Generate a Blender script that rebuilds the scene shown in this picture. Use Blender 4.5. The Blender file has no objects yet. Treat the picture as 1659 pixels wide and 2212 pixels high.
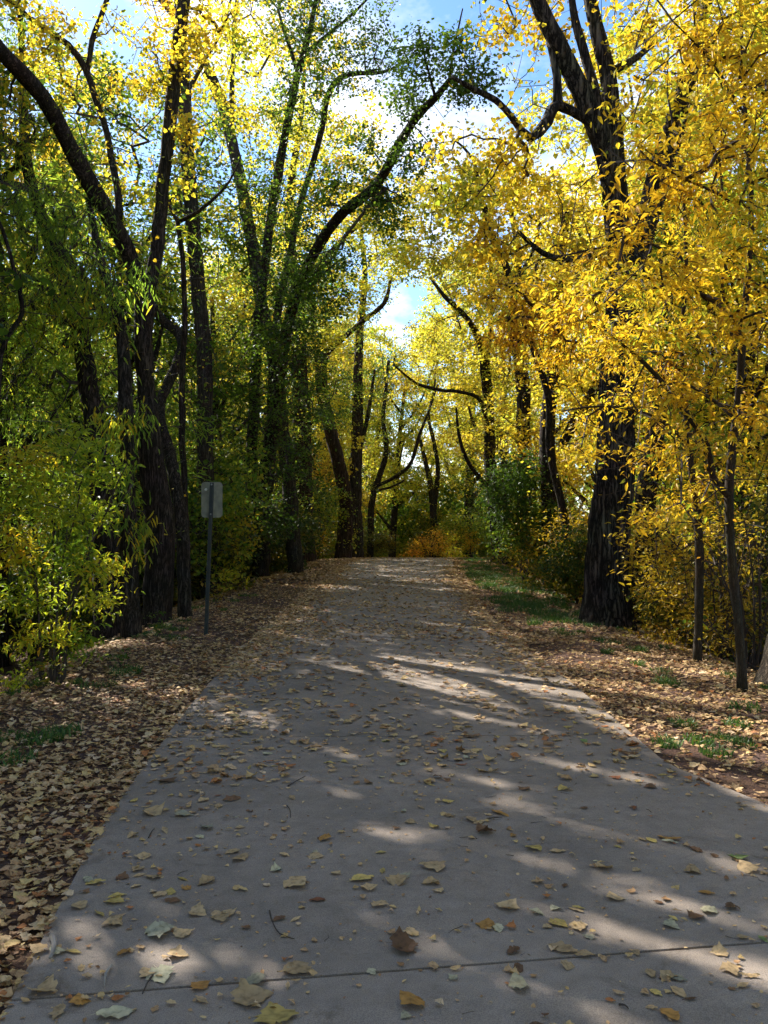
import bpy, math, random
import numpy as np
from mathutils import Vector

R = np.random.default_rng(7)
random.seed(7)
SC = bpy.context.scene
COL = SC.collection

# ------------------------------------------------------------------ camera geometry
FPX, CX, CY = 1878.0, 829.5, 1106.0          # focal length and centre for a 1659 x 2212 picture
EYE = 1.5
PITCH = math.atan((1150 - CY) / FPX)
cp, sp = math.cos(PITCH), math.sin(PITCH)

def at(px, py, d):
    """A point seen at (px, py) that stands d metres ahead."""
    u = (px - CX) / FPX; v = (CY - py) / FPX
    dx, dy, dz = u, cp - v * sp, sp + v * cp
    s = d / dy
    return np.array([dx * s, d, EYE + dz * s])

# ------------------------------------------------------------------ terrain
_dt = np.arange(-140, 420, 0.25)
_hz = np.interp(_dt, [-140, 0, 12, 18, 26, 34, 38, 44, 60, 100, 420], [0, 0, 0, .07, .25, .36, .36, .22, -.6, -1.2, -1.4])
_k = np.hanning(21); _k /= _k.sum()
_hz = np.convolve(np.pad(_hz, 10, 'edge'), _k, 'valid')
LD = [-30, 0, 2.65, 4.4, 5.63, 7.4, 10, 13, 18, 26, 36, 44, 50, 60, 80]
LX = [1.8, -.78, -1.17, -1.43, -1.54, -1.67, -1.80, -1.84, -1.85, -1.75, -1.05, .1, 1.4, 5.0, 16]
RD = [-30, 0, 2.65, 4.4, 4.9, 5.25, 5.65, 7.4, 10, 14.8, 18, 26, 36, 44, 50, 60, 80]
RX = [5.6, 3.1, 2.55, 2.20, 2.08, 1.97, 1.83, 1.86, 1.87, 1.83, 1.95, 2.15, 2.85, 4.0, 5.3, 8.9, 20]

def left_edge(d): return np.interp(d, LD, LX)
def right_edge(d): return np.interp(d, RD, RX)
def centre(d):
    d = np.asarray(d, float)
    return (left_edge(d) + np.interp(d, [-30, 0, 7.4, 10, 80], [5.2, 2.2, 1.86, 1.87, 20])) / 2 if False else np.interp(
        d, [-30, 0, 10, 18, 26, 36, 44, 50, 60, 80], [3.4, .5, .04, .05, .2, .9, 2.05, 3.35, 7, 18])

def smooth(t):
    t = np.clip(t, 0, 1); return t * t * (3 - 2 * t)

def wav(x, y, s):
    return (np.sin(x * 1.3 * s + 1.7 * np.sin(y * .9 * s)) + np.sin(y * 1.1 * s + 2.1 * np.sin(x * .7 * s + 1)) + .5 * np.sin((x + y) * 2.3 * s)) / 2.5

def H(x, d):
    x = np.asarray(x, float); d = np.asarray(d, float)
    base = np.interp(d, _dt, _hz)
    off = np.abs(x - centre(d))
    drop = smooth((off - 3.3) / 4.2)
    h = base - .025 - drop * (1.15 + .25 * wav(x, d, .13)) + smooth((off - 2.2) / 2) * .03 * wav(x, d, 1.3)
    return h + smooth((off - 40) / 120) * 3.0 * (1 + .5 * wav(x, d, .02))

def PZ(x, d):      # top of the concrete
    return np.interp(np.asarray(d, float), _dt, _hz) + 0.005

AZ, EL = math.radians(-41), math.radians(37)         # where the sun stands: azimuth from straight ahead (negative is left), height
SX, SY = math.sin(AZ) / math.tan(EL), math.cos(AZ) / math.tan(EL)
# gaps in the canopy, given by the streaks of sun they throw on the ground: x0, y0, x1, y1, half width (metres)
GAPS = [(-.05, 10.6, 1.9, 8.0, .30), (.15, 5.85, .72, 5.0, .09), (.2, 5.4, .9, 5.1, .06), (.5, 4.95, .95, 4.45, .07), (.95, 4.45, 1.3, 4.2, .06), (0, 4.35, .6, 3.5, .10), (.6, 3.5, 1.3, 2.9, .12),
        (.17, 4.35, .9, 3.85, .08), (.95, 3.75, 1.55, 3.3, .14), (-1.05, 3.65, -.6, 3.15, .08), (-.66, 3.2, -.42, 3.1, .05), (-.72, 4.7, -.48, 4.48, .05), (-1.25, 5.35, -.85, 4.95, .05), (-1.3, 7.1, -.95, 6.4, .12),
        (-.6, 6.3, 0, 5.55, .08), (-.42, 3.0, -.25, 2.8, .07), (-.85, 3.1, -.6, 2.85, .10), (-1.7, 3.6, -1.15, 3.15, .22), (1.9, 6.6, 2.55, 5.8, .16), (1.7, 7.4, 2.1, 6.9, .10), (-3.4, 8.8, -1.4, 6.9, .95),
        (-4.2, 9.2, -2.6, 6.9, .45), (-1.6, 19, -.4, 17.6, .3), (.3, 14.6, 1.6, 13.2, .10), (-1.2, 13.4, -.3, 12.4, .10), (2.6, 10.6, 3.6, 9.4, .25), (-.4, 5.2, .3, 4.5, .06), (.9, 5.9, 1.5, 5.3, .07), (-1.0, 5.9, -.5, 5.4, .05), (.3, 3.0, .9, 2.5, .08), (1.5, 4.0, 2.1, 3.5, .08), (.4, 7.4, 1.3, 6.6, .09), (-.2, 3.6, .2, 3.2, .06), (1.2, 3.1, 1.8, 2.6, .10)]
def in_gap(P):
    gx = P[:, 0] - SX * P[:, 2]; gy = P[:, 1] - SY * P[:, 2]
    m = np.zeros(len(P), bool)
    near = (P[:, 2] > 3.6) & (np.abs(gx) < 5) & (gy > 1.5) & (gy < 20)
    if not near.any(): return m
    x, y = gx[near], gy[near]; mm = np.zeros(len(x), bool)
    for (x0, y0, x1, y1, w) in GAPS:
        if w < .3: x0, y0, x1, y1 = x0 - .3 * (x1 - x0), y0 - .3 * (y1 - y0), x1 + .3 * (x1 - x0), y1 + .3 * (y1 - y0)
        dx, dy = x1 - x0, y1 - y0; L = math.hypot(dx, dy)
        t = np.clip(((x - x0) * dx + (y - y0) * dy) / L ** 2, 0, 1)
        dd = np.hypot(x - x0 - t * dx, y - y0 - t * dy)
        mm |= dd < .8 * w * (.55 + .6 * np.sin(np.pi * np.clip(t, .05, .95))) * (1 + .35 * np.sin(t * L * 9 + x0 * 7)) + .03
    m[near] = mm
    return m
FO = np.zeros(3)
# ------------------------------------------------------------------ materials
def new_mat(name):
    m = bpy.data.materials.new(name); m.use_nodes = True
    nt = m.node_tree; nt.nodes.clear()
    out = nt.nodes.new('ShaderNodeOutputMaterial')
    return m, nt, out

def N(nt, typ, **kw):
    n = nt.nodes.new(typ)
    for k, v in kw.items():
        if k in n.inputs: n.inputs[k].default_value = v
        else: setattr(n, k, v)
    return n

def ramp(nt, stops, interp='LINEAR'):
    r = nt.nodes.new('ShaderNodeValToRGB'); cr = r.color_ramp; cr.interpolation = interp
    while len(cr.elements) < len(stops): cr.elements.new(.5)
    for e, (p, c) in zip(cr.elements, stops):
        e.position = p; e.color = (*c, 1)
    return r

def leaf_mat(name, cols, trans=.5, tgain=1.25, obj_var=.12, rough=.5, spec=.35, mottle=0):
    m, nt, out = new_mat(name); L = nt.links
    at_ = N(nt, 'ShaderNodeAttribute', attribute_name='rnd')
    r = ramp(nt, [(i / (len(cols) - 1), c) for i, c in enumerate(cols)])
    oi = N(nt, 'ShaderNodeObjectInfo')
    ad = N(nt, 'ShaderNodeMath', operation='MULTIPLY_ADD'); ad.inputs[1].default_value = obj_var
    L.new(oi.outputs['Random'], ad.inputs[0]); L.new(at_.outputs['Fac'], ad.inputs[2])
    sb = N(nt, 'ShaderNodeMath', operation='SUBTRACT'); sb.inputs[1].default_value = obj_var / 2
    L.new(ad.outputs[0], sb.inputs[0]); L.new(sb.outputs[0], r.inputs[0])
    p = N(nt, 'ShaderNodeBsdfPrincipled'); p.inputs['Roughness'].default_value = rough
    p.inputs['Specular IOR Level'].default_value = spec
    if mottle:
        tcm = N(nt, 'ShaderNodeTexCoord'); nm = N(nt, 'ShaderNodeTexNoise', Scale=55.0, Detail=5.0, Roughness=.7); L.new(tcm.outputs['Object'], nm.inputs['Vector'])
        rm = ramp(nt, [(.32, (.45, .38, .32)), (.5, (.95, .93, .9)), (.7, (1.15, 1.12, 1.05))]); L.new(nm.outputs['Fac'], rm.inputs[0])
        mm_ = N(nt, 'ShaderNodeMix', data_type='RGBA', blend_type='MULTIPLY'); mm_.inputs[0].default_value = mottle
        L.new(r.outputs[0], mm_.inputs[6]); L.new(rm.outputs[0], mm_.inputs[7])
        class _o: outputs = [mm_.outputs[2]]
        r = _o
    L.new(r.outputs[0], p.inputs['Base Color'])
    g = N(nt, 'ShaderNodeMix', data_type='RGBA', blend_type='MULTIPLY'); g.inputs[0].default_value = 1
    g.inputs[7].default_value = (tgain, tgain, tgain * .7, 1)
    L.new(r.outputs[0], g.inputs[6])
    t = N(nt, 'ShaderNodeBsdfTranslucent'); L.new(g.outputs[2], t.inputs['Color'])
    mx = N(nt, 'ShaderNodeMixShader'); mx.inputs[0].default_value = trans
    L.new(p.outputs[0], mx.inputs[1]); L.new(t.outputs[0], mx.inputs[2]); L.new(mx.outputs[0], out.inputs[0])
    return m

def bark_mat(name, c1, c2, scale=16, bump=.6, stretch=.1, dist=.03):
    m, nt, out = new_mat(name); L = nt.links
    tc = N(nt, 'ShaderNodeTexCoord'); mp = N(nt, 'ShaderNodeMapping'); mp.inputs['Scale'].default_value = (1, 1, stretch)
    L.new(tc.outputs['Object'], mp.inputs[0])
    n1 = N(nt, 'ShaderNodeTexNoise', Scale=scale, Detail=6.0, Roughness=.65); L.new(mp.outputs[0], n1.inputs['Vector'])
    v = N(nt, 'ShaderNodeTexVoronoi', Scale=scale * 1.3, feature='DISTANCE_TO_EDGE')
    wp = N(nt, 'ShaderNodeMix', data_type='VECTOR'); wp.inputs[0].default_value = .2
    L.new(mp.outputs[0], wp.inputs[4]); L.new(n1.outputs['Color'], wp.inputs[5]); L.new(wp.outputs[1], v.inputs['Vector'])
    n2 = N(nt, 'ShaderNodeTexNoise', Scale=1.7, Detail=3.0); L.new(tc.outputs['Object'], n2.inputs['Vector'])
    mu = N(nt, 'ShaderNodeMath', operation='MULTIPLY_ADD', use_clamp=True); mu.inputs[1].default_value = 2.2; mu.inputs[2].default_value = .05
    L.new(v.outputs['Distance'], mu.inputs[0])
    av = N(nt, 'ShaderNodeMath', operation='MULTIPLY'); L.new(mu.outputs[0], av.inputs[0]); L.new(n1.outputs['Fac'], av.inputs[1])
    r = ramp(nt, [(.08, c1), (.5, c2)])
    L.new(av.outputs[0], r.inputs[0])
    hs = N(nt, 'ShaderNodeMix', data_type='RGBA', blend_type='MULTIPLY'); hs.inputs[0].default_value = .5
    L.new(r.outputs[0], hs.inputs[6]); L.new(n2.outputs['Color'], hs.inputs[7])
    p = N(nt, 'ShaderNodeBsdfPrincipled', Roughness=.9); p.inputs['Specular IOR Level'].default_value = .15
    L.new(hs.outputs[2], p.inputs['Base Color'])
    b = N(nt, 'ShaderNodeBump', Strength=bump, Distance=dist); L.new(av.outputs[0], b.inputs['Height']); L.new(b.outputs[0], p.inputs['Normal'])
    L.new(p.outputs[0], out.inputs[0])
    return m

def plain_mat(name, c, rough=.7, noise=0, scale=20, metal=0, spec=.3):
    m, nt, out = new_mat(name); L = nt.links
    p = N(nt, 'ShaderNodeBsdfPrincipled', Roughness=rough, Metallic=metal); p.inputs['Specular IOR Level'].default_value = spec
    if noise:
        tc = N(nt, 'ShaderNodeTexCoord'); n = N(nt, 'ShaderNodeTexNoise', Scale=scale, Detail=5.0)
        L.new(tc.outputs['Object'], n.inputs['Vector'])
        r = ramp(nt, [(.3, tuple(v * (1 - noise) for v in c)), (.7, tuple(min(1, v * (1 + noise)) for v in c))])
        L.new(n.outputs['Fac'], r.inputs[0]); L.new(r.outputs[0], p.inputs['Base Color'])
    else: p.inputs['Base Color'].default_value = (*c, 1)
    L.new(p.outputs[0], out.inputs[0])
    return m

M = {}
M['bark_dark'] = bark_mat('bark_dark', (.018, .013, .009), (.14, .105, .08))
M['bark_grey'] = bark_mat('bark_grey', (.03, .024, .018), (.15, .12, .09), scale=18)
M['bark_red'] = bark_mat('bark_red', (.03, .017, .011), (.14, .09, .06), scale=10)
M['bark_big'] = bark_mat('bark_big', (.012, .009, .007), (.20, .16, .125), scale=11, bump=1.0, stretch=.11, dist=.05)
M['bark_smooth'] = bark_mat('bark_smooth', (.03, .022, .016), (.11, .085, .06), scale=30, bump=.3, dist=.01)
M['twig'] = plain_mat('twig_bark', (.055, .04, .03), .85, .4, 8)
M['twig_pale'] = plain_mat('twig_pale', (.24, .21, .18), .85, .4, 8)
M['ash'] = leaf_mat('yellow_ash_leaf', [(.46, .23, .018), (.60, .37, .022), (.68, .47, .03), (.72, .54, .05), (.34, .40, .04)], .48, 1.3, mottle=.45)
M['cotton'] = leaf_mat('yellow_cottonwood_leaf', [(.42, .21, .02), (.60, .38, .025), (.68, .50, .045), (.54, .50, .05), (.20, .28, .03)], .52, 1.35)
M['cotton_far'] = leaf_mat('golden_cottonwood_leaf', [(.42, .26, .03), (.60, .45, .04), (.64, .55, .06), (.45, .48, .06), (.18, .29, .04)], .52, 1.4, .25)
M['elm'] = leaf_mat('green_elm_leaf', [(.035, .065, .010), (.055, .10, .012), (.09, .155, .018), (.17, .23, .02), (.38, .32, .03)], .5, 1.6, .2)
M['willow'] = leaf_mat('willow_leaf', [(.10, .18, .025), (.15, .25, .03), (.22, .32, .04), (.34, .38, .04), (.60, .44, .03)], .6, 1.6, .2)
M['mixed'] = leaf_mat('green_gold_leaf', [(.05, .13, .02), (.11, .20, .025), (.24, .28, .03), (.45, .38, .035), (.55, .32, .03)], .5, 1.5, .35)
M['lime'] = leaf_mat('lime_yellow_leaf', [(.13, .22, .02), (.26, .33, .025), (.42, .43, .03), (.56, .46, .03), (.58, .28, .02)], .5, 1.5, 0)
M['orange'] = leaf_mat('orange_shrub_leaf', [(.58, .22, .02), (.68, .33, .03), (.72, .42, .04), (.66, .44, .04)], .45, 1.3, .1)
M['olive'] = leaf_mat('olive_shrub_leaf', [(.04, .08, .012), (.07, .11, .015), (.16, .16, .02), (.32, .24, .02), (.34, .17, .02)], .45, 1.4, .4)
M['viridian'] = leaf_mat('fresh_green_leaf', [(.03, .06, .008), (.045, .09, .012), (.08, .14, .015), (.18, .22, .02)], .45, 1.5, .1)
M['under'] = leaf_mat('undergrowth_leaf', [(.02, .045, .01), (.04, .075, .012), (.07, .09, .015), (.16, .14, .02), (.24, .15, .02)], .4, 1.3, .5)
M['bronze'] = leaf_mat('bronze_gold_leaf', [(.18, .10, .015), (.32, .19, .018), (.46, .30, .02), (.55, .40, .03), (.30, .30, .03)], .45, 1.3, .25)
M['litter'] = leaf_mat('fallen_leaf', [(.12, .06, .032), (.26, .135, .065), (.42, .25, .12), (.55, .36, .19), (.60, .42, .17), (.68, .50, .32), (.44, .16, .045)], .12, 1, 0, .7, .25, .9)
M['grass'] = leaf_mat('grass_blade', [(.03, .08, .018), (.06, .13, .025), (.13, .20, .04)], .3, 1.3, 0)

def concrete():
    m, nt, out = new_mat('concrete'); L = nt.links
    tc = N(nt, 'ShaderNodeTexCoord')
    a = N(nt, 'ShaderNodeTexNoise', Scale=.9, Detail=6.0, Roughness=.6); b = N(nt, 'ShaderNodeTexNoise', Scale=9.0, Detail=8.0, Roughness=.7)
    c = N(nt, 'ShaderNodeTexNoise', Scale=260.0, Detail=2.0); s = N(nt, 'ShaderNodeTexVoronoi', Scale=38.0)
    for n in (a, b, c, s): L.new(tc.outputs['Object'], n.inputs['Vector'])
    r1 = ramp(nt, [(.3, (.210, .172, .140)), (.7, (.335, .275, .226))]); L.new(a.outputs['Fac'], r1.inputs[0])
    r2 = ramp(nt, [(.3, (.78, .77, .76)), (.65, (1.08, 1.08, 1.08))]); L.new(b.outputs['Fac'], r2.inputs[0])
    r3 = ramp(nt, [(.35, (.66, .66, .66)), (.62, (1.2, 1.2, 1.2))]); L.new(c.outputs['Fac'], r3.inputs[0])
    r4 = ramp(nt, [(.045, (.45, .42, .40)), (.075, (1, 1, 1))]); L.new(s.outputs['Distance'], r4.inputs[0])
    cur = r1
    sock = r1.outputs[0]
    for r in (r2, r3, r4):
        mx = N(nt, 'ShaderNodeMix', data_type='RGBA', blend_type='MULTIPLY'); mx.inputs[0].default_value = .85
        L.new(sock, mx.inputs[6]); L.new(r.outputs[0], mx.inputs[7]); sock = mx.outputs[2]
    ta = N(nt, 'ShaderNodeAttribute', attribute_name='rnd'); r5 = ramp(nt, [(0, (.90, .89, .88)), (1, (1.08, 1.08, 1.08))]); L.new(ta.outputs['Fac'], r5.inputs[0])
    st = N(nt, 'ShaderNodeTexNoise', Scale=3.2, Detail=7.0, Roughness=.75, Distortion=.8); L.new(tc.outputs['Object'], st.inputs['Vector'])
    r6 = ramp(nt, [(.30, (.62, .58, .53)), (.42, (1, 1, 1))]); L.new(st.outputs['Fac'], r6.inputs[0])
    for r in (r5, r6):
        mx = N(nt, 'ShaderNodeMix', data_type='RGBA', blend_type='MULTIPLY'); mx.inputs[0].default_value = .9
        L.new(sock, mx.inputs[6]); L.new(r.outputs[0], mx.inputs[7]); sock = mx.outputs[2]
    p = N(nt, 'ShaderNodeBsdfPrincipled', Roughness=.82); p.inputs['Specular IOR Level'].default_value = .25
    L.new(sock, p.inputs['Base Color'])
    bp = N(nt, 'ShaderNodeBump', Strength=.35, Distance=.004); L.new(c.outputs['Fac'], bp.inputs['Height'])
    bp2 = N(nt, 'ShaderNodeBump', Strength=.3, Distance=.02); L.new(b.outputs['Fac'], bp2.inputs['Height']); L.new(bp.outputs[0], bp2.inputs['Normal'])
    L.new(bp2.outputs[0], p.inputs['Normal']); L.new(p.outputs[0], out.inputs[0])
    return m
M['concrete'] = concrete()

def soil():
    m, nt, out = new_mat('leafy_soil'); L = nt.links
    tc = N(nt, 'ShaderNodeTexCoord')
    a = N(nt, 'ShaderNodeTexNoise', Scale=1.2, Detail=5.0); L.new(tc.outputs['Object'], a.inputs['Vector'])
    v = N(nt, 'ShaderNodeTexVoronoi', Scale=14.0); L.new(tc.outputs['Object'], v.inputs['Vector'])
    r = ramp(nt, [(0, (.035, .02, .013)), (.35, (.085, .045, .028)), (.6, (.12, .07, .04)), (.8, (.21, .12, .05)), (1, (.06, .05, .025))])
    L.new(v.outputs['Color'], r.inputs[0])
    r2 = ramp(nt, [(.35, (.15, .092, .078)), (.65, (.075, .045, .034))]); L.new(a.outputs['Fac'], r2.inputs[0])
    mx = N(nt, 'ShaderNodeMix', data_type='RGBA'); mx.inputs[0].default_value = .3
    L.new(r2.outputs[0], mx.inputs[6]); L.new(r.outputs[0], mx.inputs[7])
    p = N(nt, 'ShaderNodeBsdfPrincipled', Roughness=.95); p.inputs['Specular IOR Level'].default_value = .1
    L.new(mx.outputs[2], p.inputs['Base Color'])
    n3 = N(nt, 'ShaderNodeTexNoise', Scale=60.0, Detail=5.0); L.new(tc.outputs['Object'], n3.inputs['Vector'])
    bp = N(nt, 'ShaderNodeBump', Strength=.8, Distance=.03); L.new(n3.outputs['Fac'], bp.inputs['Height']); L.new(bp.outputs[0], p.inputs['Normal'])
    L.new(p.outputs[0], out.inputs[0])
    return m
M['soil'] = soil()

# ------------------------------------------------------------------ mesh helpers
def raw_mesh(name, V, F, attr=None, smoothed=False):
    """V: n x 3, F: list of arrays (k x 3 or k x 4)."""
    V = np.ascontiguousarray(V, np.float32)
    if not isinstance(F, list): F = [F]
    F = [f for f in F if len(f)]
    loops = np.concatenate([f.reshape(-1) for f in F]).astype(np.int32)
    tot = np.concatenate([np.full(len(f), f.shape[1], np.int32) for f in F])
    start = np.concatenate([[0], np.cumsum(tot)[:-1]]).astype(np.int32)
    me = bpy.data.meshes.new(name)
    me.vertices.add(len(V)); me.vertices.foreach_set('co', V.reshape(-1))
    me.loops.add(len(loops)); me.loops.foreach_set('vertex_index', loops)
    me.polygons.add(len(tot)); me.polygons.foreach_set('loop_start', start); me.polygons.foreach_set('loop_total', tot)
    me.polygons.foreach_set('use_smooth', np.full(len(tot), bool(smoothed)))
    if attr is not None:
        a = me.attributes.new('rnd', 'FLOAT', 'POINT'); a.data.foreach_set('value', np.ascontiguousarray(attr, np.float32))
    me.update(calc_edges=True)
    return me

def link(name, me, mat, parent=None):
    if mat is not None and not me.materials: me.materials.append(mat)
    o = bpy.data.objects.new(name, me); COL.objects.link(o)
    if parent is not None: o.parent = parent
    return o

def tag(o, label=None, cat=None, group=None, kind=None):
    if label: o['label'] = label
    if cat: o['category'] = cat
    if group: o['group'] = group
    if kind: o['kind'] = kind
    return o

def empty(name, loc, label, cat, group=None):
    o = bpy.data.objects.new(name, None); COL.objects.link(o); o.location = [float(v) for v in loc]
    o.empty_display_size = .2
    return tag(o, label, cat, group)

def copy_tree(o, parent=None):
    c = o.copy(); COL.objects.link(c); c.parent = parent
    for ch in list(o.children): copy_tree(ch, c)
    return c

# leaf outlines: (along, side, up) with faces; all a unit long
def T_lance(w=.34, fold=.10, droop=.12):
    V = [(0, 0, 0), (.35, w * .5, fold), (.72, w * .36, fold * .7 - droop * .4), (1, 0, -droop), (.72, -w * .36, fold * .7 - droop * .4), (.35, -w * .5, fold), (.45, 0, 0.01)]
    F = [(0, 6, 1), (1, 6, 2), (2, 6, 3), (3, 6, 4), (4, 6, 5), (5, 6, 0)]
    return np.array(V, np.float32), np.array(F)
def T_oval(w=.62, fold=.08):
    V = [(0, 0, 0), (.22, w * .42, fold), (.6, w * .46, fold), (1, 0, -.05), (.6, -w * .46, fold), (.22, -w * .42, fold)]
    return np.array(V, np.float32), np.array([(0, 3, 2, 1), (0, 5, 4, 3)])
def T_round(w=.95):
    V = [(0, 0, 0), (-.02, w * .38, .04), (.35, w * .5, .1), (1, 0, -.08), (.35, -w * .5, .1), (-.02, -w * .38, .04)]
    return np.array(V, np.float32), np.array([(0, 3, 2, 1), (0, 5, 4, 3)])
def T_quad(w=.6):
    V = [(0, 0, 0), (.45, w * .5, .07), (1, 0, 0), (.45, -w * .5, .07)]
    return np.array(V, np.float32), np.array([(0, 2, 1), (0, 3, 2)])
def T_strip(w=.14, c=.25):
    V = [(0, 0, 0), (.4, w * .5, -.02), (1, 0, -c), (.4, -w * .5, -.02)]
    return np.array(V, np.float32), np.array([(0, 2, 1), (0, 3, 2)])
def T_longleaf(w=.18, c=.22):
    V = [(0, 0, 0), (.3, w * .5, .0), (.68, w * .42, -c * .4), (1, 0, -c), (.68, -w * .42, -c * .4), (.3, -w * .5, .0)]
    return np.array(V, np.float32), np.array([(0, 2, 1), (0, 3, 2), (0, 4, 3), (0, 5, 4)])

def unit(a): return a / np.maximum(np.linalg.norm(a, axis=-1, keepdims=True), 1e-9)

def place_leaves(tpl, P, D, Nn, S):
    """Leaf copies at P along D with normal about Nn and length S."""
    TV, TF = tpl
    D = unit(D); Sd = unit(np.cross(Nn, D)); U = np.cross(D, Sd)
    S = S[:, None, None]
    V = P[:, None, :] + S * (TV[None, :, 0:1] * D[:, None, :] + TV[None, :, 1:2] * Sd[:, None, :] + TV[None, :, 2:3] * U[:, None, :])
    n, k = len(P), len(TV)
    F = (TF[None] + (np.arange(n) * k)[:, None, None]).reshape(-1, TF.shape[1])
    return V.reshape(-1, 3), F, k

def catmull(P, step):
    P = np.asarray(P, float)
    if len(P) < 3:
        n = max(2, int(np.linalg.norm(P[-1, :3] - P[0, :3]) / step) + 1)
        t = np.linspace(0, 1, n)[:, None]; return P[0] * (1 - t) + P[-1] * t
    Q = np.vstack([2 * P[0] - P[1], P, 2 * P[-1] - P[-2]])
    out = []
    for i in range(1, len(Q) - 2):
        n = max(2, int(np.linalg.norm(Q[i + 1, :3] - Q[i, :3]) / step))
        for t in np.arange(n) / n:
            p0, p1, p2, p3 = Q[i - 1], Q[i], Q[i + 1], Q[i + 2]
            out.append(.5 * (2 * p1 + (p2 - p0) * t + (2 * p0 - 5 * p1 + 4 * p2 - p3) * t * t + (3 * p1 - p0 - 3 * p2 + p3) * t ** 3))
    out.append(Q[-2])
    return np.array(out)

def tube(P, r, sides=10, rough=0.05, lumps=0.0):
    """P n x 3, r n: a closed tube whose radius wobbles."""
    P = np.asarray(P, float); n = len(P)
    Tn = unit(np.gradient(P, axis=0))
    a = np.array([1., 0, 0]) if abs(Tn[0][0]) < .8 else np.array([0, 1., 0])
    X = []
    for i in range(n):
        a = a - Tn[i] * a.dot(Tn[i]); a = a / np.linalg.norm(a); X.append(a.copy())
    X = np.array(X); Y = np.cross(Tn, X)
    th = np.linspace(0, 2 * np.pi, sides, endpoint=False)
    rr = np.asarray(r)[:, None] * (1 + rough * R.standard_normal((n, sides)))
    if lumps:
        arc = np.concatenate([[0], np.cumsum(np.linalg.norm(np.diff(P, axis=0), axis=1))])[:, None]
        ridg = np.abs(np.sin(th[None] * 9 + 1.3 * np.sin(arc * 2.1 + th[None] * 2) + .9 * np.sin(arc * 5.3))) + .5 * np.abs(np.sin(th[None] * 17 + 2 * np.sin(arc * 3.7)))
        rr = rr * (1 + lumps * (ridg - .8)) * (1 + .04 * np.sin(2 * th[None] + arc * .7) + .03 * np.sin(3 * th[None] - arc))
    V = P[:, None] + rr[:, :, None] * (np.cos(th)[None, :, None] * X[:, None] + np.sin(th)[None, :, None] * Y[:, None])
    V = V.reshape(-1, 3)
    i = np.arange(n - 1)[:, None] * sides; j = np.arange(sides)[None]; j2 = (j + 1) % sides
    F = np.stack([i + j, i + j2, i + sides + j2, i + sides + j], -1).reshape(-1, 4)
    V = np.vstack([V, P[:1], P[-1:] + Tn[-1:] * np.asarray(r)[-1] * .6])
    c0, c1 = len(V) - 2, len(V) - 1
    jj = np.arange(sides)
    F2 = np.vstack([np.stack([np.full(sides, c0), (jj + 1) % sides, jj], -1), np.stack([np.full(sides, c1), (n - 1) * sides + jj, (n - 1) * sides + (jj + 1) % sides], -1)])
    return V, F, F2

def edge_tubes(A, B, ra, rb):
    """Many thin three-sided twigs from A to B."""
    D = unit(B - A); ref = np.where(np.abs(D[:, 2:3]) < .9, np.array([[0, 0, 1.]]), np.array([[1., 0, 0]]))
    X = unit(np.cross(D, ref)); Y = np.cross(D, X)
    V = []
    for k in range(3):
        c, s = math.cos(k * 2.0944), math.sin(k * 2.0944)
        V.append(A + ra[:, None] * (c * X + s * Y))
    for k in range(3):
        c, s = math.cos(k * 2.0944), math.sin(k * 2.0944)
        V.append(B + rb[:, None] * (c * X + s * Y))
    V = np.stack(V, 1).reshape(-1, 3)
    T = np.array([(0, 1, 4, 3), (1, 2, 5, 4), (2, 0, 3, 5)])
    F = (T[None] + (np.arange(len(A)) * 6)[:, None, None]).reshape(-1, 4)
    return V, F

def ell_points(clusters):
    """clusters: (centre, (rx, ry, rz), n) -> points, cluster hue."""
    out, hue = [], []
    for c, r, n in clusters:
        v = unit(R.standard_normal((n, 3))) * (R.random((n, 1)) ** .45)
        out.append(np.asarray(c) + v * np.asarray(r)); hue.append(np.full(n, R.normal(0, .13)))
    return np.vstack(out), np.concatenate(hue)

def grow(skel, pts, maxedge=1.3):
    """Join every point to the nearest wood already grown; the order is by distance from the skeleton."""
    skel = np.asarray(skel)
    d0 = np.min(np.linalg.norm(pts[:, None, :] - skel[None, ::max(1, len(skel) // 150)], axis=2), axis=1)
    order = np.argsort(d0); pts = pts[order]
    nodes = np.vstack([skel, np.zeros((len(pts) * 2, 3))]); cnt = len(skel)
    parent = np.full(len(nodes), -1)
    real = []
    for i, p in enumerate(pts):
        dd = np.linalg.norm(nodes[:cnt] - p, axis=1)
        j = int(np.argmin(dd))
        if dd[j] > maxedge * .6:
            mid = nodes[j] * .5 + p * .5 + R.normal(0, .06 * dd[j], 3)
            nodes[cnt] = mid; parent[cnt] = j; j = cnt; cnt += 1
        nodes[cnt] = p; parent[cnt] = j; real.append(cnt); cnt += 1
    nodes = nodes[:cnt]; parent = parent[:cnt]
    w = np.zeros(cnt)
    for i in range(cnt - 1, len(skel) - 1, -1):
        w[i] += 1
        if parent[i] >= len(skel): w[parent[i]] += w[i]
    return nodes, parent, w, len(skel), np.array(real), order

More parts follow.
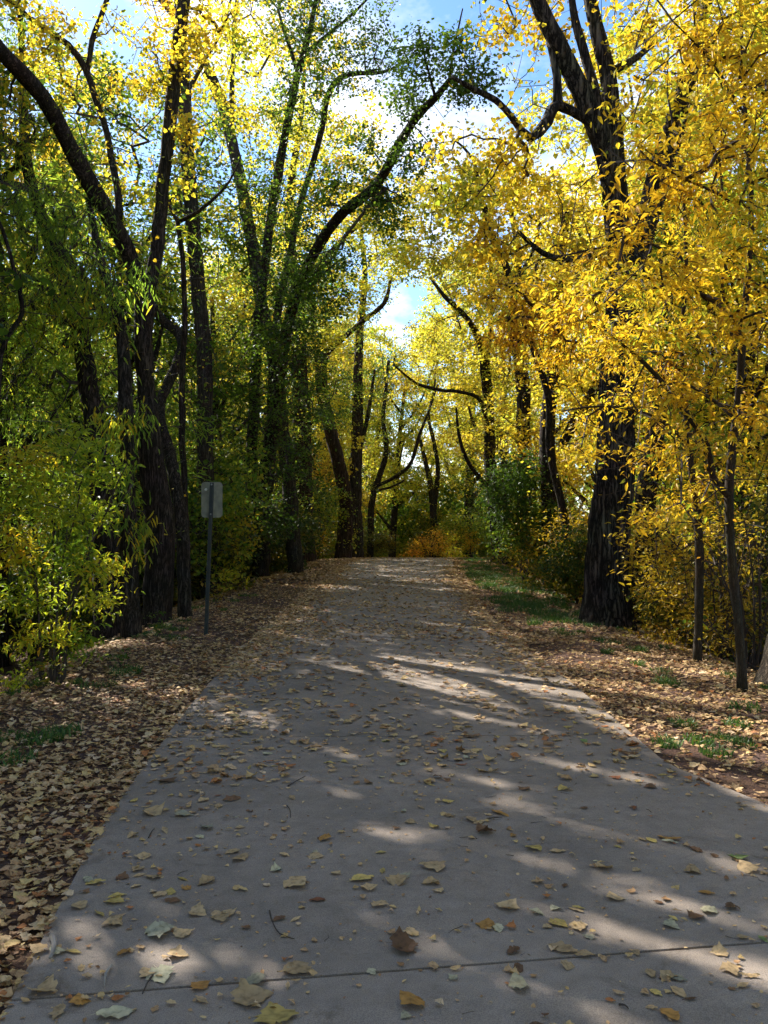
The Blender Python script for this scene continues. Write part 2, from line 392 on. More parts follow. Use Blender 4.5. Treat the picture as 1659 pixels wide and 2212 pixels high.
def foliage(skel, clusters, per, size, tpl, spread=.28, droop=.15, flat=.5, tr=.0035, hang=0, kind_hue=.5, hue_var=.16):
    """Twigs and leaves that fill the clusters. Returns (twig V, F, leaf V, F, rnd)."""
    pts, hue = ell_points(clusters)
    nodes, parent, w, ns, real, order = grow(skel, pts)
    hue = hue[order]
    idx = np.arange(ns, len(nodes)); A = nodes[parent[idx]]; B = nodes[idx]
    rad = tr * np.sqrt(w[idx]); rad_a = np.where(parent[idx] >= ns, tr * np.sqrt(np.maximum(w[parent[idx]], w[idx])), rad * 1.15)
    TV, TF = edge_tubes(A, B, np.minimum(rad_a, rad * 1.5), rad)
    P0 = nodes[parent[real]]; P1 = nodes[real]
    D = P1 - P0; L = np.linalg.norm(D, axis=1, keepdims=True); D = unit(D)
    L = np.clip(L, .25, .8)
    n = len(real)
    t = R.random((n, per)) ** .7
    base = P1[:, None] - D[:, None] * (t * L)[:, :, None] + D[:, None] * (R.random((n, per, 1)) * .12)
    jit = R.normal(0, 1, (n, per, 3)); jit[..., 2] *= .5
    base = base + jit * spread * .5
    if hang:
        base[..., 2] -= R.random((n, per)) * hang
    dirn = unit(R.normal(0, 1, (n, per, 3)) * np.array([1, 1, .45]) + D[:, None] * .7)
    dirn[..., 2] -= droop
    nrm = unit(np.array([0, 0, 1.]) + R.normal(0, flat, (n, per, 3)))
    s = size * (.5 + .75 * R.random((n, per)))
    rnd = np.clip(kind_hue + hue[:, None] + R.normal(0, hue_var, (n, per)), 0.01, .99).reshape(-1)
    ok = ~in_gap(base.reshape(-1, 3) + FO)
    V, F, k = place_leaves(tpl, base.reshape(-1, 3)[ok], dirn.reshape(-1, 3)[ok], nrm.reshape(-1, 3)[ok], s.reshape(-1)[ok])
    rnd = rnd[ok]
    return TV, TF, V, F, np.repeat(rnd, k)

def skeleton(limbs):
    out = []
    for P, r in limbs: out.append(P[int(len(P) * .2):])
    return np.vstack(out)

def px_limb(pts, ground=False, wob=.03, step=.22):
    """pts: (px, py, d, width px). A limb as 3-D points and radii."""
    rows = []
    for (x, y, d, w) in pts:
        p = at(x, y, d); rows.append([*p, w * d / FPX / 2])
    if ground:
        x, d = rows[0][0], rows[0][1]
        z = float(H(x, d)) - .12
        if rows[0][2] > z + .25: rows.insert(0, [x, d, z, rows[0][3] * 1.3])
        else: rows[0][2] = z; rows[0][3] *= 1.15
    C = catmull(rows, step)
    C[1:, :3] += np.cumsum(R.normal(0, wob, (len(C) - 1, 3)), axis=0) * .35 * np.linspace(1, .3, len(C) - 1)[:, None]
    return C[:, :3], np.maximum(C[:, 3], .004)

def build_tree(name, label, cat, limbs, bark, crowns, group=None, sides=12, lumps=0, rough=.05, base=None, twig='twig', fuzz=1.0, fper=None):
    """limbs: list of (P, r); first is the trunk. crowns: list of dicts for foliage()."""
    org = np.array(base if base is not None else limbs[0][0][0], float)
    root = empty(name, org, label, cat, group)
    for i, (P, r) in enumerate(limbs):
        sd = sides if i == 0 else max(6, int(sides * .7))
        V, F, F2 = tube(P - org, r, sd, rough, lumps if (i == 0 or r[0] > .12) else 0)
        me = raw_mesh('trunk' if i == 0 else 'limb', V, [F, F2], smoothed=True)
        link('trunk' if i == 0 else 'limb', me, M[bark], root)
    sk = skeleton(limbs)
    if fuzz and crowns:
        ex = []
        for P, r in limbs:
            arc = np.concatenate([[0], np.cumsum(np.linalg.norm(np.diff(P, axis=0), axis=1))])
            lo = 2.2 if P is limbs[0][0] else .5
            for a in np.arange(lo, arc[-1], fuzz):
                j = int(np.searchsorted(arc, a)); j = min(j, len(P) - 1)
                q = .45 + fuzz * .35
                ex.append((P[j] + R.normal(0, .45, 3) * fuzz, (q, q, q), 9))
        if ex:
            c0 = dict(crowns[0]); c0['clusters'] = ex; c0['per'] = fper if fper is not None else max(2, c0['per'] // 4); c0['hang'] = 0; crowns = list(crowns) + [c0]
    for c in crowns:
        c = dict(c); mat = c.pop('mat'); cl = c.pop('clusters'); sk2 = sk
        TV, TF, V, F, rnd = foliage(sk2, cl, **c)
        link('twig_sprays', raw_mesh('twig_sprays', TV - org, TF), M[twig], root)
        if len(V): link('crown', raw_mesh('crown', V - org, F, rnd), M[mat], root)
    return root

def pc(*rows, dz=1.25):
    """Clusters from the picture: (px, py, d, half width px, half height px, twigs)."""
    out = []
    for (x, y, d, rx, ry, n) in rows:
        a, b = rx * d / FPX, ry * d / FPX
        out.append((at(x, y, d), (a, max(.5, (a + b) / 2 * dz), b), n))
    return out

# ------------------------------------------------------------------ ground and path
def ground():
    xs = np.unique(np.concatenate([-np.geomspace(12, 320, 22)[::-1], np.arange(-12, 12.01, .3), np.geomspace(12, 320, 22)]))
    ys = np.unique(np.concatenate([-np.geomspace(6, 140, 12)[::-1], np.arange(-6, 62, .4), np.geomspace(62, 400, 26)]))
    X, Y = np.meshgrid(xs, ys, indexing='ij'); Z = H(X, Y)
    V = np.stack([X, Y, Z], -1).reshape(-1, 3)
    ny = len(ys); i = np.arange(len(xs) - 1)[:, None] * ny; j = np.arange(ny - 1)[None]
    F = np.stack([i + j, i + ny + j, i + ny + j + 1, i + j + 1], -1).reshape(-1, 4)
    tag(link('ground', raw_mesh('ground', V, F, smoothed=True), M['soil']), 'reddish brown soil under the fallen leaves on both sides', kind='structure')
ground()

JOINTS = [(-7.6, .15), (-4.1, .15), (-.6, .15), (3.0, .152), (6.42, .03), (10.06, .01), (13.75, 0), (17.4, 0), (21, 0), (24.6, 0), (28.2, -.03), (31.8, -.05),
          (35.4, -.12), (39, -.18), (42.6, -.25), (46.2, -.35), (49.8, -.45), (53.4, -.5), (57, -.55)]
def path():
    V, F, tone = [], [], []
    def row(d0, sl, off):
        # a line across the path, edges measured where it meets them
        dl = d0 + sl * float(left_edge(d0)) + off; dr = d0 + sl * float(right_edge(d0)) + off
        dl = d0 + sl * float(left_edge(dl)) + off; dr = d0 + sl * float(right_edge(dr)) + off
        xl, xr = float(left_edge(dl)), float(right_edge(dr))
        t = np.linspace(0, 1, 9)
        X = xl + (xr - xl) * t; D = dl + (dr - dl) * t
        return X, D
    for a, b in zip(JOINTS[:-1], JOINTS[1:]):
        n = 14
        rows = []
        for k in range(n + 1):
            t = k / n; d0 = a[0] + (b[0] - a[0]) * t; sl = a[1] + (b[1] - a[1]) * t
            off = .008 if k == 0 else (-.008 if k == n else 0)
            X, D = row(d0, sl, off); Z = PZ(X, D)
            if k in (0, n): Z = Z - .002
            rows.append(np.stack([X, D, Z], -1))
        G = np.array(rows); base = len(V) and sum(len(v) for v in V)
        m = G.shape[1]; G = G.reshape(-1, 3)
        i = np.arange(n)[:, None] * m; j = np.arange(m - 1)[None]
        f = np.stack([i + j, i + j + 1, i + m + j + 1, i + m + j], -1).reshape(-1, 4)
        # skirt down to below the ground
        loop = list(range(0, m)) + [k * m + m - 1 for k in range(1, n + 1)] + [n * m + q for q in range(m - 2, -1, -1)] + [k * m for k in range(n - 1, 0, -1)]
        S = G[loop].copy(); S[:, 2] -= .11
        q = len(loop); l = np.array(loop); nx = np.roll(np.arange(q), -1)
        f2 = np.stack([l, len(G) + np.arange(q), len(G) + nx, l[nx]], -1)
        V.append(np.vstack([G, S])); F.append(np.vstack([f, f2]) + base); tone.append(np.full(len(G) + len(S), (len(V) * .618) % 1))
    tag(link('path', raw_mesh('path', np.vstack(V), np.vstack(F), np.concatenate(tone)), M['concrete']), 'grey concrete path of jointed slabs', kind='structure')
path()

# ------------------------------------------------------------------ fallen leaves
def curled_leaf(seed, kind):
    """A dry leaf, unit long, outline of a cottonwood, oval or lance leaf, curled and creased."""
    g = np.random.default_rng(seed)
    ns = 10
    t = np.linspace(0, 1, ns)
    if kind == 'heart': w = np.interp(t, [0, .08, .25, .45, .7, .9, 1], [.12, .36, .50, .42, .25, .08, .01])
    elif kind == 'oval': w = .5 * np.sin(np.pi * np.clip(t * .94 + .03, 0, 1)) ** .7 * .62
    else: w = .5 * np.sin(np.pi * np.clip(t * .94 + .03, 0, 1)) * .34
    w = w * (1 + g.normal(0, .10, ns) + .03 * (-1.) ** np.arange(ns)); c1, c2, tw = g.uniform(-.4, .5), g.uniform(-.3, .35), g.uniform(-.3, .3)
    if kind != 'heart' and seed % 3 == 0: c1 = abs(c1) * 1.8 + .4   # rolled up dry
    if seed % 5 == 0: w = w * np.where(np.arange(ns) > 6, .45, 1)   # torn tip
    rows = []
    for i in range(ns):
        for j, s in enumerate((-1, -.5, 0, .5, 1)):
            y = s * w[i] * (1 + g.normal(0, .07)); x = t[i] - (.10 if kind == 'heart' and abs(s) == 1 and i == 0 else 0) + g.normal(0, .012)
            z = c1 * y * y * 2.2 + c2 * (t[i] - .5) ** 2 + tw * y * (t[i] - .5) + abs(s) * .03 + g.normal(0, .022)
            rows.append((x - .5, y, z))
    V = np.array(rows); V[:, 2] -= V[:, 2].min()
    F = []
    for i in range(ns - 1):
        for j in range(4): F.append((i * 5 + j, i * 5 + j + 1, (i + 1) * 5 + j + 1, (i + 1) * 5 + j))
    b = V[2].copy(); k = len(V); e = b + np.array([-.32, g.uniform(-.15, .15), .02])
    V = np.vstack([V, b + [0, .012, .004], b - [0, .012, -.004], e])
    F4 = np.array(F); F3 = np.array([(k, k + 1, k + 2)])
    return V, F4, F3
KINDS = ['heart'] * 8 + ['oval'] * 6 + ['lance'] * 5
TPL = [curled_leaf(100 + i, k) for i, k in enumerate(KINDS)]

def scatter_litter(name, X, D, size, z0, lift, tilt, hue, label, simple=False):
    n = len(X)
    which = R.integers(0, len(TPL), n); yaw = R.random(n) * 6.283
    nrm = unit(np.stack([R.normal(0, tilt, n), R.normal(0, tilt, n), np.ones(n)], -1))
    flip = R.random(n) < .25
    d = np.stack([np.cos(yaw), np.sin(yaw), np.zeros(n)], -1)
    S = unit(np.cross(nrm, d)); d2 = np.cross(S, nrm)
    P = np.stack([X, D, z0 + lift * R.random(n)], -1)
    Vs, Fs, F3s, As = [], [], [], []; off = 0
    if simple:
        sv, sf = np.array([(-.5, 0, 0), (-.15, .4, .10), (.15, .33, .06), (.5, 0, .06), (.15, -.33, .06), (-.15, -.4, .10)]), np.array([(0, 3, 2, 1), (0, 5, 4, 3)])
        V = P[:, None] + size[:, None, None] * (sv[None, :, 0:1] * d2[:, None] + sv[None, :, 1:2] * S[:, None] + (sv[None, :, 2:3] * np.where(flip, -1, 1)[:, None, None] + .06) * nrm[:, None])
        Vs.append(V.reshape(-1, 3)); Fs.append((sf[None] + (np.arange(n) * 6)[:, None, None]).reshape(-1, 4)); As.append(np.repeat(hue, 6))
    else:
        for k, (tv, tf, t3) in enumerate(TPL):
            m = which == k; c = int(m.sum())
            if not c: continue
            up = np.where(flip[m], tv[:, 2].max(), 0)[:, None, None] + np.where(flip[m], -1, 1)[:, None, None] * tv[None, :, 2:3]
            V = P[m][:, None] + size[m][:, None, None] * (tv[None, :, 0:1] * d2[m][:, None] + tv[None, :, 1:2] * S[m][:, None] + up * nrm[m][:, None])
            o = (np.arange(c) * len(tv))[:, None, None] + off
            Vs.append(V.reshape(-1, 3)); Fs.append((tf[None] + o).reshape(-1, 4)); F3s.append((t3[None] + o).reshape(-1, 3)); As.append(np.repeat(hue[m], len(tv)))
            off += c * len(tv)
    F = [np.vstack(Fs)] + ([np.vstack(F3s)] if F3s else [])
    o = link(name, raw_mesh(name, np.vstack(Vs), F, np.concatenate(As), smoothed=not simple), M['litter'])
    return tag(o, label, 'leaf litter', kind='stuff')

def hue_mix(n):
    return np.clip(R.choice([.12, .28, .42, .52, .62, .75, .95], n, p=[.08, .17, .24, .20, .14, .12, .05]) + R.normal(0, .05, n), .01, .99)

def bank_samples(d0, d1, dens, side, reach):
    n = int((d1 - d0) * (reach + .4) * dens)
    D = R.uniform(d0, d1, n); o = R.random(n) ** 1.15 * (reach + .12) - .01
    X = left_edge(D) - o if side < 0 else right_edge(D) + o
    keep = np.ones(n, bool)
    bare = wav(X, D, 1.1)                         # patches where the soil shows
    keep &= ~((bare > .42) & (R.random(n) < .7))
    return X[keep], D[keep]

for side, word in ((-1, 'left'), (1, 'right')):
    xs, ds = [], []
    for d0, d1, dens in ((1.2, 6, 1000), (6, 13, 700), (13, 22, 380)):
        x, d = bank_samples(d0, d1, dens, side, 3.6 if d0 < 12 else 3.2); xs.append(x); ds.append(d)
    X = np.concatenate(xs); D = np.concatenate(ds)
    onp = (X > left_edge(D)) & (X < right_edge(D))
    z = np.where(onp, PZ(X, D), H(X, D))
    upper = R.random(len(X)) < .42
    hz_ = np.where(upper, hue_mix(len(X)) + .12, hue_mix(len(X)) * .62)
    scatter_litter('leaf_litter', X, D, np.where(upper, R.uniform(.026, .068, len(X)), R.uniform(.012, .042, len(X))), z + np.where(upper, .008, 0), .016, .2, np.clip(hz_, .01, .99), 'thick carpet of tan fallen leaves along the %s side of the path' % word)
    x, d = bank_samples(22, 48, 150, side, 4.0)
    onp = (x > left_edge(d)) & (x < right_edge(d))
    x2 = R.uniform(3.2, 22, 16000) * side + 0; d2 = R.uniform(3, 50, 16000); x2 = x2 + centre(d2)
    x = np.concatenate([x, x2]); d = np.concatenate([d, d2])
    z = np.where((x > left_edge(d)) & (x < right_edge(d)), PZ(x, d), H(x, d))
    scatter_litter('leaf_litter', x, d, R.uniform(.07, .13, len(x)), z, .02, .3, hue_mix(len(x)), 'brown fallen leaves in the woods and far verge %s of the path' % word, True)

# leaves on the concrete: the nearest ones as objects, those beyond as one object
LEAFM = {}
def lm(nm, c):
    m, nt, out = new_mat(nm); L = nt.links
    tc = N(nt, 'ShaderNodeTexCoord'); n = N(nt, 'ShaderNodeTexNoise', Scale=5.0, Detail=4.0); L.new(tc.outputs['Object'], n.inputs['Vector'])
    oi = N(nt, 'ShaderNodeObjectInfo')
    r = ramp(nt, [(.3, tuple(v * .55 for v in c)), (.5, c), (.75, tuple(min(.8, v * 1.25) for v in c))]); L.new(n.outputs['Fac'], r.inputs[0])
    hs = N(nt, 'ShaderNodeHueSaturation'); mr = N(nt, 'ShaderNodeMapRange'); mr.inputs['To Min'].default_value = .75; mr.inputs['To Max'].default_value = 1.2
    L.new(oi.outputs['Random'], mr.inputs[0]); L.new(mr.outputs[0], hs.inputs['Value']); L.new(r.outputs[0], hs.inputs['Color'])
    p = N(nt, 'ShaderNodeBsdfPrincipled', Roughness=.7); p.inputs['Specular IOR Level'].default_value = .25
    L.new(hs.outputs[0], p.inputs['Base Color'])
    t = N(nt, 'ShaderNodeBsdfTranslucent'); L.new(hs.outputs[0], t.inputs['Color'])
    mx = N(nt, 'ShaderNodeMixShader'); mx.inputs[0].default_value = .15
    L.new(p.outputs[0], mx.inputs[1]); L.new(t.outputs[0], mx.inputs[2]); L.new(mx.outputs[0], out.inputs[0])
    return m
LC = dict(tan=(.48, .33, .17), yellow=(.54, .39, .12), brown=(.17, .09, .045), pale=(.48, .43, .27), green=(.22, .28, .09), grey=(.36, .33, .22), orange=(.45, .23, .06), rust=(.27, .10, .045))
for k, c in LC.items(): LEAFM[k] = lm(k + '_fallen_leaf', c)
_lmesh = {}
def leaf_mesh(k, c):
    if (k, c) not in _lmesh:
        V, F4, F3 = TPL[k]
        me = raw_mesh('fallen_leaf', V, [F4, F3], smoothed=True); me.materials.append(LEAFM[c]); _lmesh[(k, c)] = me
    return _lmesh[(k, c)]

def ray_ground(px, py):
    """Where a picture point meets the concrete."""
    d = 5.0
    for _ in range(30):
        p = at(px, py, d); z = float(PZ(0, d))
        v = (CY - py) / FPX; dy = cp - v * sp; dz = sp + v * cp
        d = (z - EYE) * dy / dz
    return at(px, py, d)

HAND = [  # px, py, width px, colour, what sets it apart
    (632, 2098, 60, 'tan', 'large tan heart shaped leaf touching the nearest joint, left of centre', 'heart'),
    (347, 2112, 62, 'pale', 'pale yellow leaf lying below the nearest joint near the left edge', 'heart'),
    (548, 2155, 72, 'tan', 'broad tan leaf at the bottom of the frame below the joint', 'heart'),
    (592, 2192, 84, 'yellow', 'biggest yellowish leaf cut by the bottom edge, left of centre', 'heart'),
    (250, 2192, 80, 'pale', 'long pale yellow leaf at the bottom left of the path', 'oval'),
    (102, 2142, 56, 'tan', 'tan leaf on the left edge of the path at its nearest joint', 'heart'),
    (545, 2122, 44, 'grey', 'grey green leaf crossing the nearest joint', 'heart'),
    (125, 2190, 50, 'tan', 'tan leaf at the bottom left corner of the path', 'oval'),
    (345, 2022, 54, 'grey', 'grey crumpled leaf in a patch of light near the left edge', 'heart'),
    (400, 2018, 40, 'tan', 'tan leaf beside the grey crumpled one in the light', 'heart'),
    (205, 1908, 46, 'yellow', 'olive yellow leaf standing alone near the left edge of the path', 'oval'),
    (447, 1906, 44, 'tan', 'lone tan oval leaf left of the centre of the path', 'oval'),
    (252, 1949, 40, 'yellow', 'yellow creased leaf near the left edge above the patch of light', 'heart'),
    (642, 1914, 60, 'tan', 'wide ragged tan leaf in the left half beside a brown rolled leaf', 'heart'),
    (784, 1900, 50, 'yellow', 'olive yellow leaf pair member near the path centre', 'oval'),
    (685, 1946, 34, 'rust', 'upright rust brown rolled leaf left of the centre', 'oval'),
    (430, 1975, 36, 'tan', 'tan curled leaf above the light patch at the left', 'heart'),
    (325, 1757, 40, 'tan', 'tan leaf lying close to the left path edge, fifth from the front', 'heart'),
    (440, 1730, 30, 'tan', 'small tan leaf standing on edge in the left half', 'oval'),
    (500, 1728, 42, 'brown', 'brown rolled leaf in the left half of the path', 'oval'),
    (357, 1688, 36, 'brown', 'brown dish shaped leaf near the left path edge', 'heart'),
    (268, 2061, 34, 'orange', 'bright orange leaf near the left edge', 'oval'),
    (157, 2058, 40, 'yellow', 'lemon yellow leaf on the left path edge', 'lance'),
    (215, 1975, 44, 'yellow', 'long yellow leaf left of the patch of light', 'lance'),
    (475, 1985, 36, 'tan', 'tan leaf with a dark rim left of the centre, below a wide ragged one', 'heart'),
    (295, 1878, 28, 'tan', 'small tan leaf near the left edge, above an olive one', 'heart'),
    (328, 1896, 34, 'tan', 'tan cupped leaf right of a small tan one near the left edge', 'heart'),
    (370, 1930, 24, 'yellow', 'small yellow triangular leaf in the left half', 'heart'),
    (400, 1762, 38, 'grey', 'grey green leaf lying flat in the left third', 'heart'),
    (518, 1857, 42, 'tan', 'tan leaf in the small cluster left of the centre', 'oval'),
    (446, 1790, 36, 'grey', 'grey green oval leaf in the left third', 'oval'),
    (881, 2048, 64, 'brown', 'crumpled brown leaf pile in the middle above the joint', 'heart'),
    (883, 2166, 60, 'orange', 'large orange brown leaf at the bottom centre', 'heart'),
    (1120, 2131, 66, 'pale', 'pale bleached leaf alone at the lower centre right', 'oval'),
    (1447, 2194, 54, 'orange', 'ochre leaf at the lower right near the bottom of the frame', 'oval'),
    (1405, 2104, 34, 'tan', 'first tan leaf of the chain below the joint at the right', 'oval'),
    (1440, 2112, 36, 'tan', 'second tan leaf of the chain below the joint at the right', 'oval'),
    (1465, 2145, 44, 'tan', 'third and largest tan leaf of the chain at the lower right', 'oval'),
    (1490, 2160, 36, 'brown', 'last brown leaf of the chain at the lower right', 'lance'),
    (1580, 2100, 40, 'tan', 'tan leaf near the lower right corner', 'heart'),
    (1617, 2110, 44, 'tan', 'narrow tan leaf reaching the right border', 'lance'),
    (1225, 2090, 30, 'tan', 'small pointed tan leaf just below the joint', 'heart'),
    (1212, 2050, 54, 'tan', 'tan leaf just above the joint right of the centre', 'oval'),
    (1266, 2064, 40, 'tan', 'tan leaf touching the joint right of the centre', 'heart'),
    (932, 1874, 46, 'tan', 'tan maple like leaf lying in a streak of light', 'heart'),
    (1092, 1961, 46, 'tan', 'tan leaf lying in the longest streak of light', 'heart'),
    (928, 1909, 36, 'tan', 'tan leaf below the streak of light near the centre', 'heart'),
    (1304, 1877, 48, 'tan', 'tan oval leaf alone in the right half', 'oval'),
    (1325, 1938, 42, 'tan', 'tan leaf twisted upwards in the right half', 'heart'),
    (1150, 1835, 30, 'yellow', 'ochre round leaf right of the centre', 'heart'),
    (1446, 1813, 46, 'orange', 'orange tan oval leaf in the right third', 'oval'),
    (1590, 1852, 46, 'green', 'flat green leaf near the right border', 'heart'),
    (1612, 1877, 44, 'tan', 'tan leaf just below the flat green one', 'heart'),
    (1496, 1882, 34, 'tan', 'tan leaf left of the flat green one', 'heart'),
    (1648, 2030, 34, 'green', 'bright green leaf at the right border on the joint', 'lance'),
    (1550, 2059, 34, 'tan', 'tan leaf under the joint near the right border', 'heart'),
    (1453, 1985, 24, 'yellow', 'small lemon yellow leaf in the light at the right', 'oval'),
    (1452, 2003, 32, 'pale', 'pale leaf beside the small lemon one in the light', 'heart'),
    (1250, 2007, 36, 'tan', 'tan leaf between the light streak and the joint', 'heart'),
    (1250, 1963, 26, 'yellow', 'yellow leaf tilted up in the right of the light streak', 'oval'),
    (1356, 1628, 34, 'brown', 'rosy brown leaf alone beyond the streaks at the right', 'heart'),
    (1080, 1758, 46, 'orange', 'ochre leaf of a pair beyond the streaks, centre right', 'lance'),
    (1018, 1772, 40, 'tan', 'tan leaf of a short row at the centre', 'oval'),
    (873, 2045, 50, 'brown', 'dark brown crumpled leaf stacked on another in the middle', 'heart'),
    (1120, 2093, 30, 'brown', 'small brown leaf below the joint at the centre', 'oval'),
    (940, 1787, 22, 'yellow', 'small yellow leaf above the streaks at the centre', 'heart'),
    (1205, 1840, 32, 'tan', 'tan leaf a little right of an ochre round one', 'oval'),
    (859, 1903, 40, 'tan', 'tan leaf close beside the olive pair at the centre', 'heart'),
    (1052, 1798, 40, 'brown', 'brown clump of torn leaf and twig at the centre right', 'heart'),
    (1375, 2060, 24, 'tan', 'tiny tan leaf above the joint at the right', 'oval'),
    (795, 1918, 36, 'tan', 'tan leaf underneath the olive yellow one near the centre', 'heart'),
    (1160, 1905, 26, 'tan', 'small tan leaf in the bright streak right of centre', 'oval'),
    (245, 1995, 40, 'tan', 'tan leaf right of the left edge, above the bright patch', 'heart'),
]
def put_leaf(x, d, length, k, c, label, tilt=.16):
    o = link('fallen_leaf', leaf_mesh(k, c), None)
    o.location = (x, d, float(PZ(x, d)) + .003)
    s = length * random.uniform(.95, 1.05)
    o.scale = (s, s * random.uniform(.85, 1.1), s * random.uniform(.5, 1.0))
    o.rotation_euler = (random.gauss(0, tilt * .4), random.gauss(0, tilt * .4), random.uniform(0, 6.283))
    return tag(o, label, 'leaf', 'fallen leaves lying on the concrete path')
n_obj = 0
for (px, py, w, c, lab, kd) in HAND:
    p = ray_ground(px, py)
    ks = [i for i, q in enumerate(KINDS) if q == kd]
    L = w * p[1] / FPX * (1.05 if kd != 'heart' else 1.12)
    put_leaf(p[0], p[1], L, random.choice(ks), c, lab, .3); n_obj += 1
def path_samples(n, d0, d1):
    D = R.uniform(d0, d1, n); t = R.random(n)
    l, r = left_edge(D), right_edge(D)
    X = l + .05 + (r - l - .1) * t
    dens = .45 + .75 * smooth(1 - t * 2.6) + .35 * (wav(X, D, 1.7) > .1) + .35 * smooth((t - .86) / .14)
    k = R.random(n) < dens / 1.9
    return X[k], D[k]
X, D = path_samples(620, 2.2, 7.2)
order = np.argsort(D)
near = []
for i in order:
    if abs((X[i]) / D[i] * FPX) < 900 and n_obj + len(near) < 300: near.append(i)
wh = dict(tan='tan', yellow='yellow', brown='dark brown', pale='pale', green='green', grey='grey green', orange='orange', rust='rust coloured')
for i in near:
    c = random.choices(list(LC), [42, 16, 11, 16, 2, 3, 6, 4])[0]
    zone = 'before the second joint' if D[i] < 6.35 else 'past the second joint'
    t = (X[i] - left_edge(D[i])) / (right_edge(D[i]) - left_edge(D[i]))
    sd = 'near the left edge' if t < .3 else ('near the right edge' if t > .7 else 'in the middle')
    put_leaf(float(X[i]), float(D[i]), float(R.uniform(.032, .08)), random.randrange(len(TPL)), c,
             'small %s curled leaf %s, %s of the path' % (wh[c], zone, sd), .2); n_obj += 1
far_d = max(D[i] for i in near) if near else 7
X0, D0 = path_samples(2000, 2.3, 6.5); X1, D1 = path_samples(4600, 5.2, 14); X2, D2 = path_samples(9500, 12, 24); X3, D3 = path_samples(8500, 22, 46)
X = np.concatenate([X0, X1, X2, X3]); D = np.concatenate([D0, D1, D2, D3]); n0 = len(X0)
# heap along the margins
n = 6000; Dm = R.uniform(9, 30, n); om = np.abs(R.normal(0, .28, n)); sd = R.random(n) < .6
Xm = np.where(sd, left_edge(Dm) + om, right_edge(Dm) - om * .8)
X = np.concatenate([X, Xm]); D = np.concatenate([D, Dm])
sz = R.uniform(.04, .09, len(X)); sz[:n0] = R.uniform(.014, .040, n0)
scatter_litter('scattered_leaves', X, D, sz, PZ(X, D) + .002, .006, .12, np.clip(hue_mix(len(X)) + .08, .01, .99), 'small scattered tan leaves all over the concrete path')
# crumbs: bits of leaf and seed on the near concrete
n = 2600; Dc = R.uniform(2.2, 12, n); tt = R.random(n); Xc = left_edge(Dc) + (right_edge(Dc) - left_edge(Dc)) * tt
scatter_litter('leaf_crumbs', Xc, Dc, R.uniform(.006, .02, n), PZ(Xc, Dc) + .001, .002, .3, hue_mix(n), 'tiny crumbs of leaf and seed strewn over the near concrete', True)

def twig_litter():
    n = 900; D = R.uniform(2.3, 22, n); u = R.random(n)
    side = np.where(R.random(n) < .5, -1, 1); off = R.random(n) * 2.6
    on = u < .28
    X = np.where(on, left_edge(D) + (right_edge(D) - left_edge(D)) * R.random(n), np.where(side < 0, left_edge(D) - off, right_edge(D) + off))
    A = []; B = []; ra = []; rb = []
    for i in range(n):
        a = R.random() * 6.283; L = R.uniform(.02, .09) if on[i] else R.uniform(.06, .35); r = R.uniform(.0008, .002) if on[i] else R.uniform(.0015, .004)
        x, y = X[i], D[i]; k = 4
        zf = (lambda p, q: float(PZ(p, q)) + .003) if on[i] else (lambda p, q: float(H(p, q)) + .02)
        p = np.array([x, y, zf(x, y)])
        for j in range(k):
            a += R.normal(0, .28); q = p + np.array([math.cos(a), math.sin(a), 0]) * L / k; q[2] = zf(q[0], q[1]) + (0 if on[i] else R.uniform(0, .012))
            A.append(p); B.append(q); ra.append(r * (1 - j / k * .5)); rb.append(r * (1 - (j + 1) / k * .5)); p = q
    V, F = edge_tubes(np.array(A), np.array(B), np.array(ra), np.array(rb))
    tag(link('twig_litter', raw_mesh('twig_litter', V, F), M['twig']), 'fine broken twigs scattered over verge and path', 'twigs', kind='stuff')
twig_litter()

# twigs on the path
def ground_twig(pxs, r, label, fork=False, pale=False):
    P = [ray_ground(x, y) for x, y in pxs]
    P = np.array([[p[0], p[1], float(PZ(p[0], p[1])) + r + .002 + .004 * (i % 2)] for i, p in enumerate(P)])
    C = catmull(P, .03); rr = np.linspace(r, r * .45, len(C)); org = P[0].copy()
    V, F, F2 = tube(C - org, rr, 6, .12)
    o = link('fallen_twig', raw_mesh('fallen_twig', V, [F, F2]), M['twig_pale' if pale else 'twig']); o.location = [float(v) for v in org]
    tag(o, label, 'twig', 'fallen twigs on the path')
ground_twig([(582, 1970), (590, 2000), (605, 2020), (636, 2034)], .0035, 'thin curved dark twig left of the centre of the path')
ground_twig([(625, 2035), (628, 2068)], .003, 'tiny straight twig above the nearest joint') if False else None
ground_twig([(620, 1742), (626, 1752), (628, 1768)], .003, 'short bent twig in the left half of the path')
ground_twig([(622, 1700), (645, 1688), (660, 1678)], .004, 'thin slanting twig far up the left half of the path')
ground_twig([(240, 2090), (228, 2110), (225, 2135)], .005, 'pale twig in the light near the left edge', pale=True)
ground_twig([(330, 2110), (318, 2130), (308, 2150)], .004, 'brown twig beside the pale yellow leaf at the lower left')
ground_twig([(1337, 2174), (1350, 2178), (1358, 2183)], .004, 'short dark twig at the lower right')
ground_twig([(1052, 1772), (1070, 1770), (1085, 1768)], .005, 'dark twig in the clump at the centre right')
ground_twig([(112, 2030), (118, 2052), (108, 2078)], .012, 'thick grey stick lying on the left path edge', pale=True)
ground_twig([(321, 1812), (328, 1800), (334, 1792)], .004, 'small dark twig among leaves near the left edge')

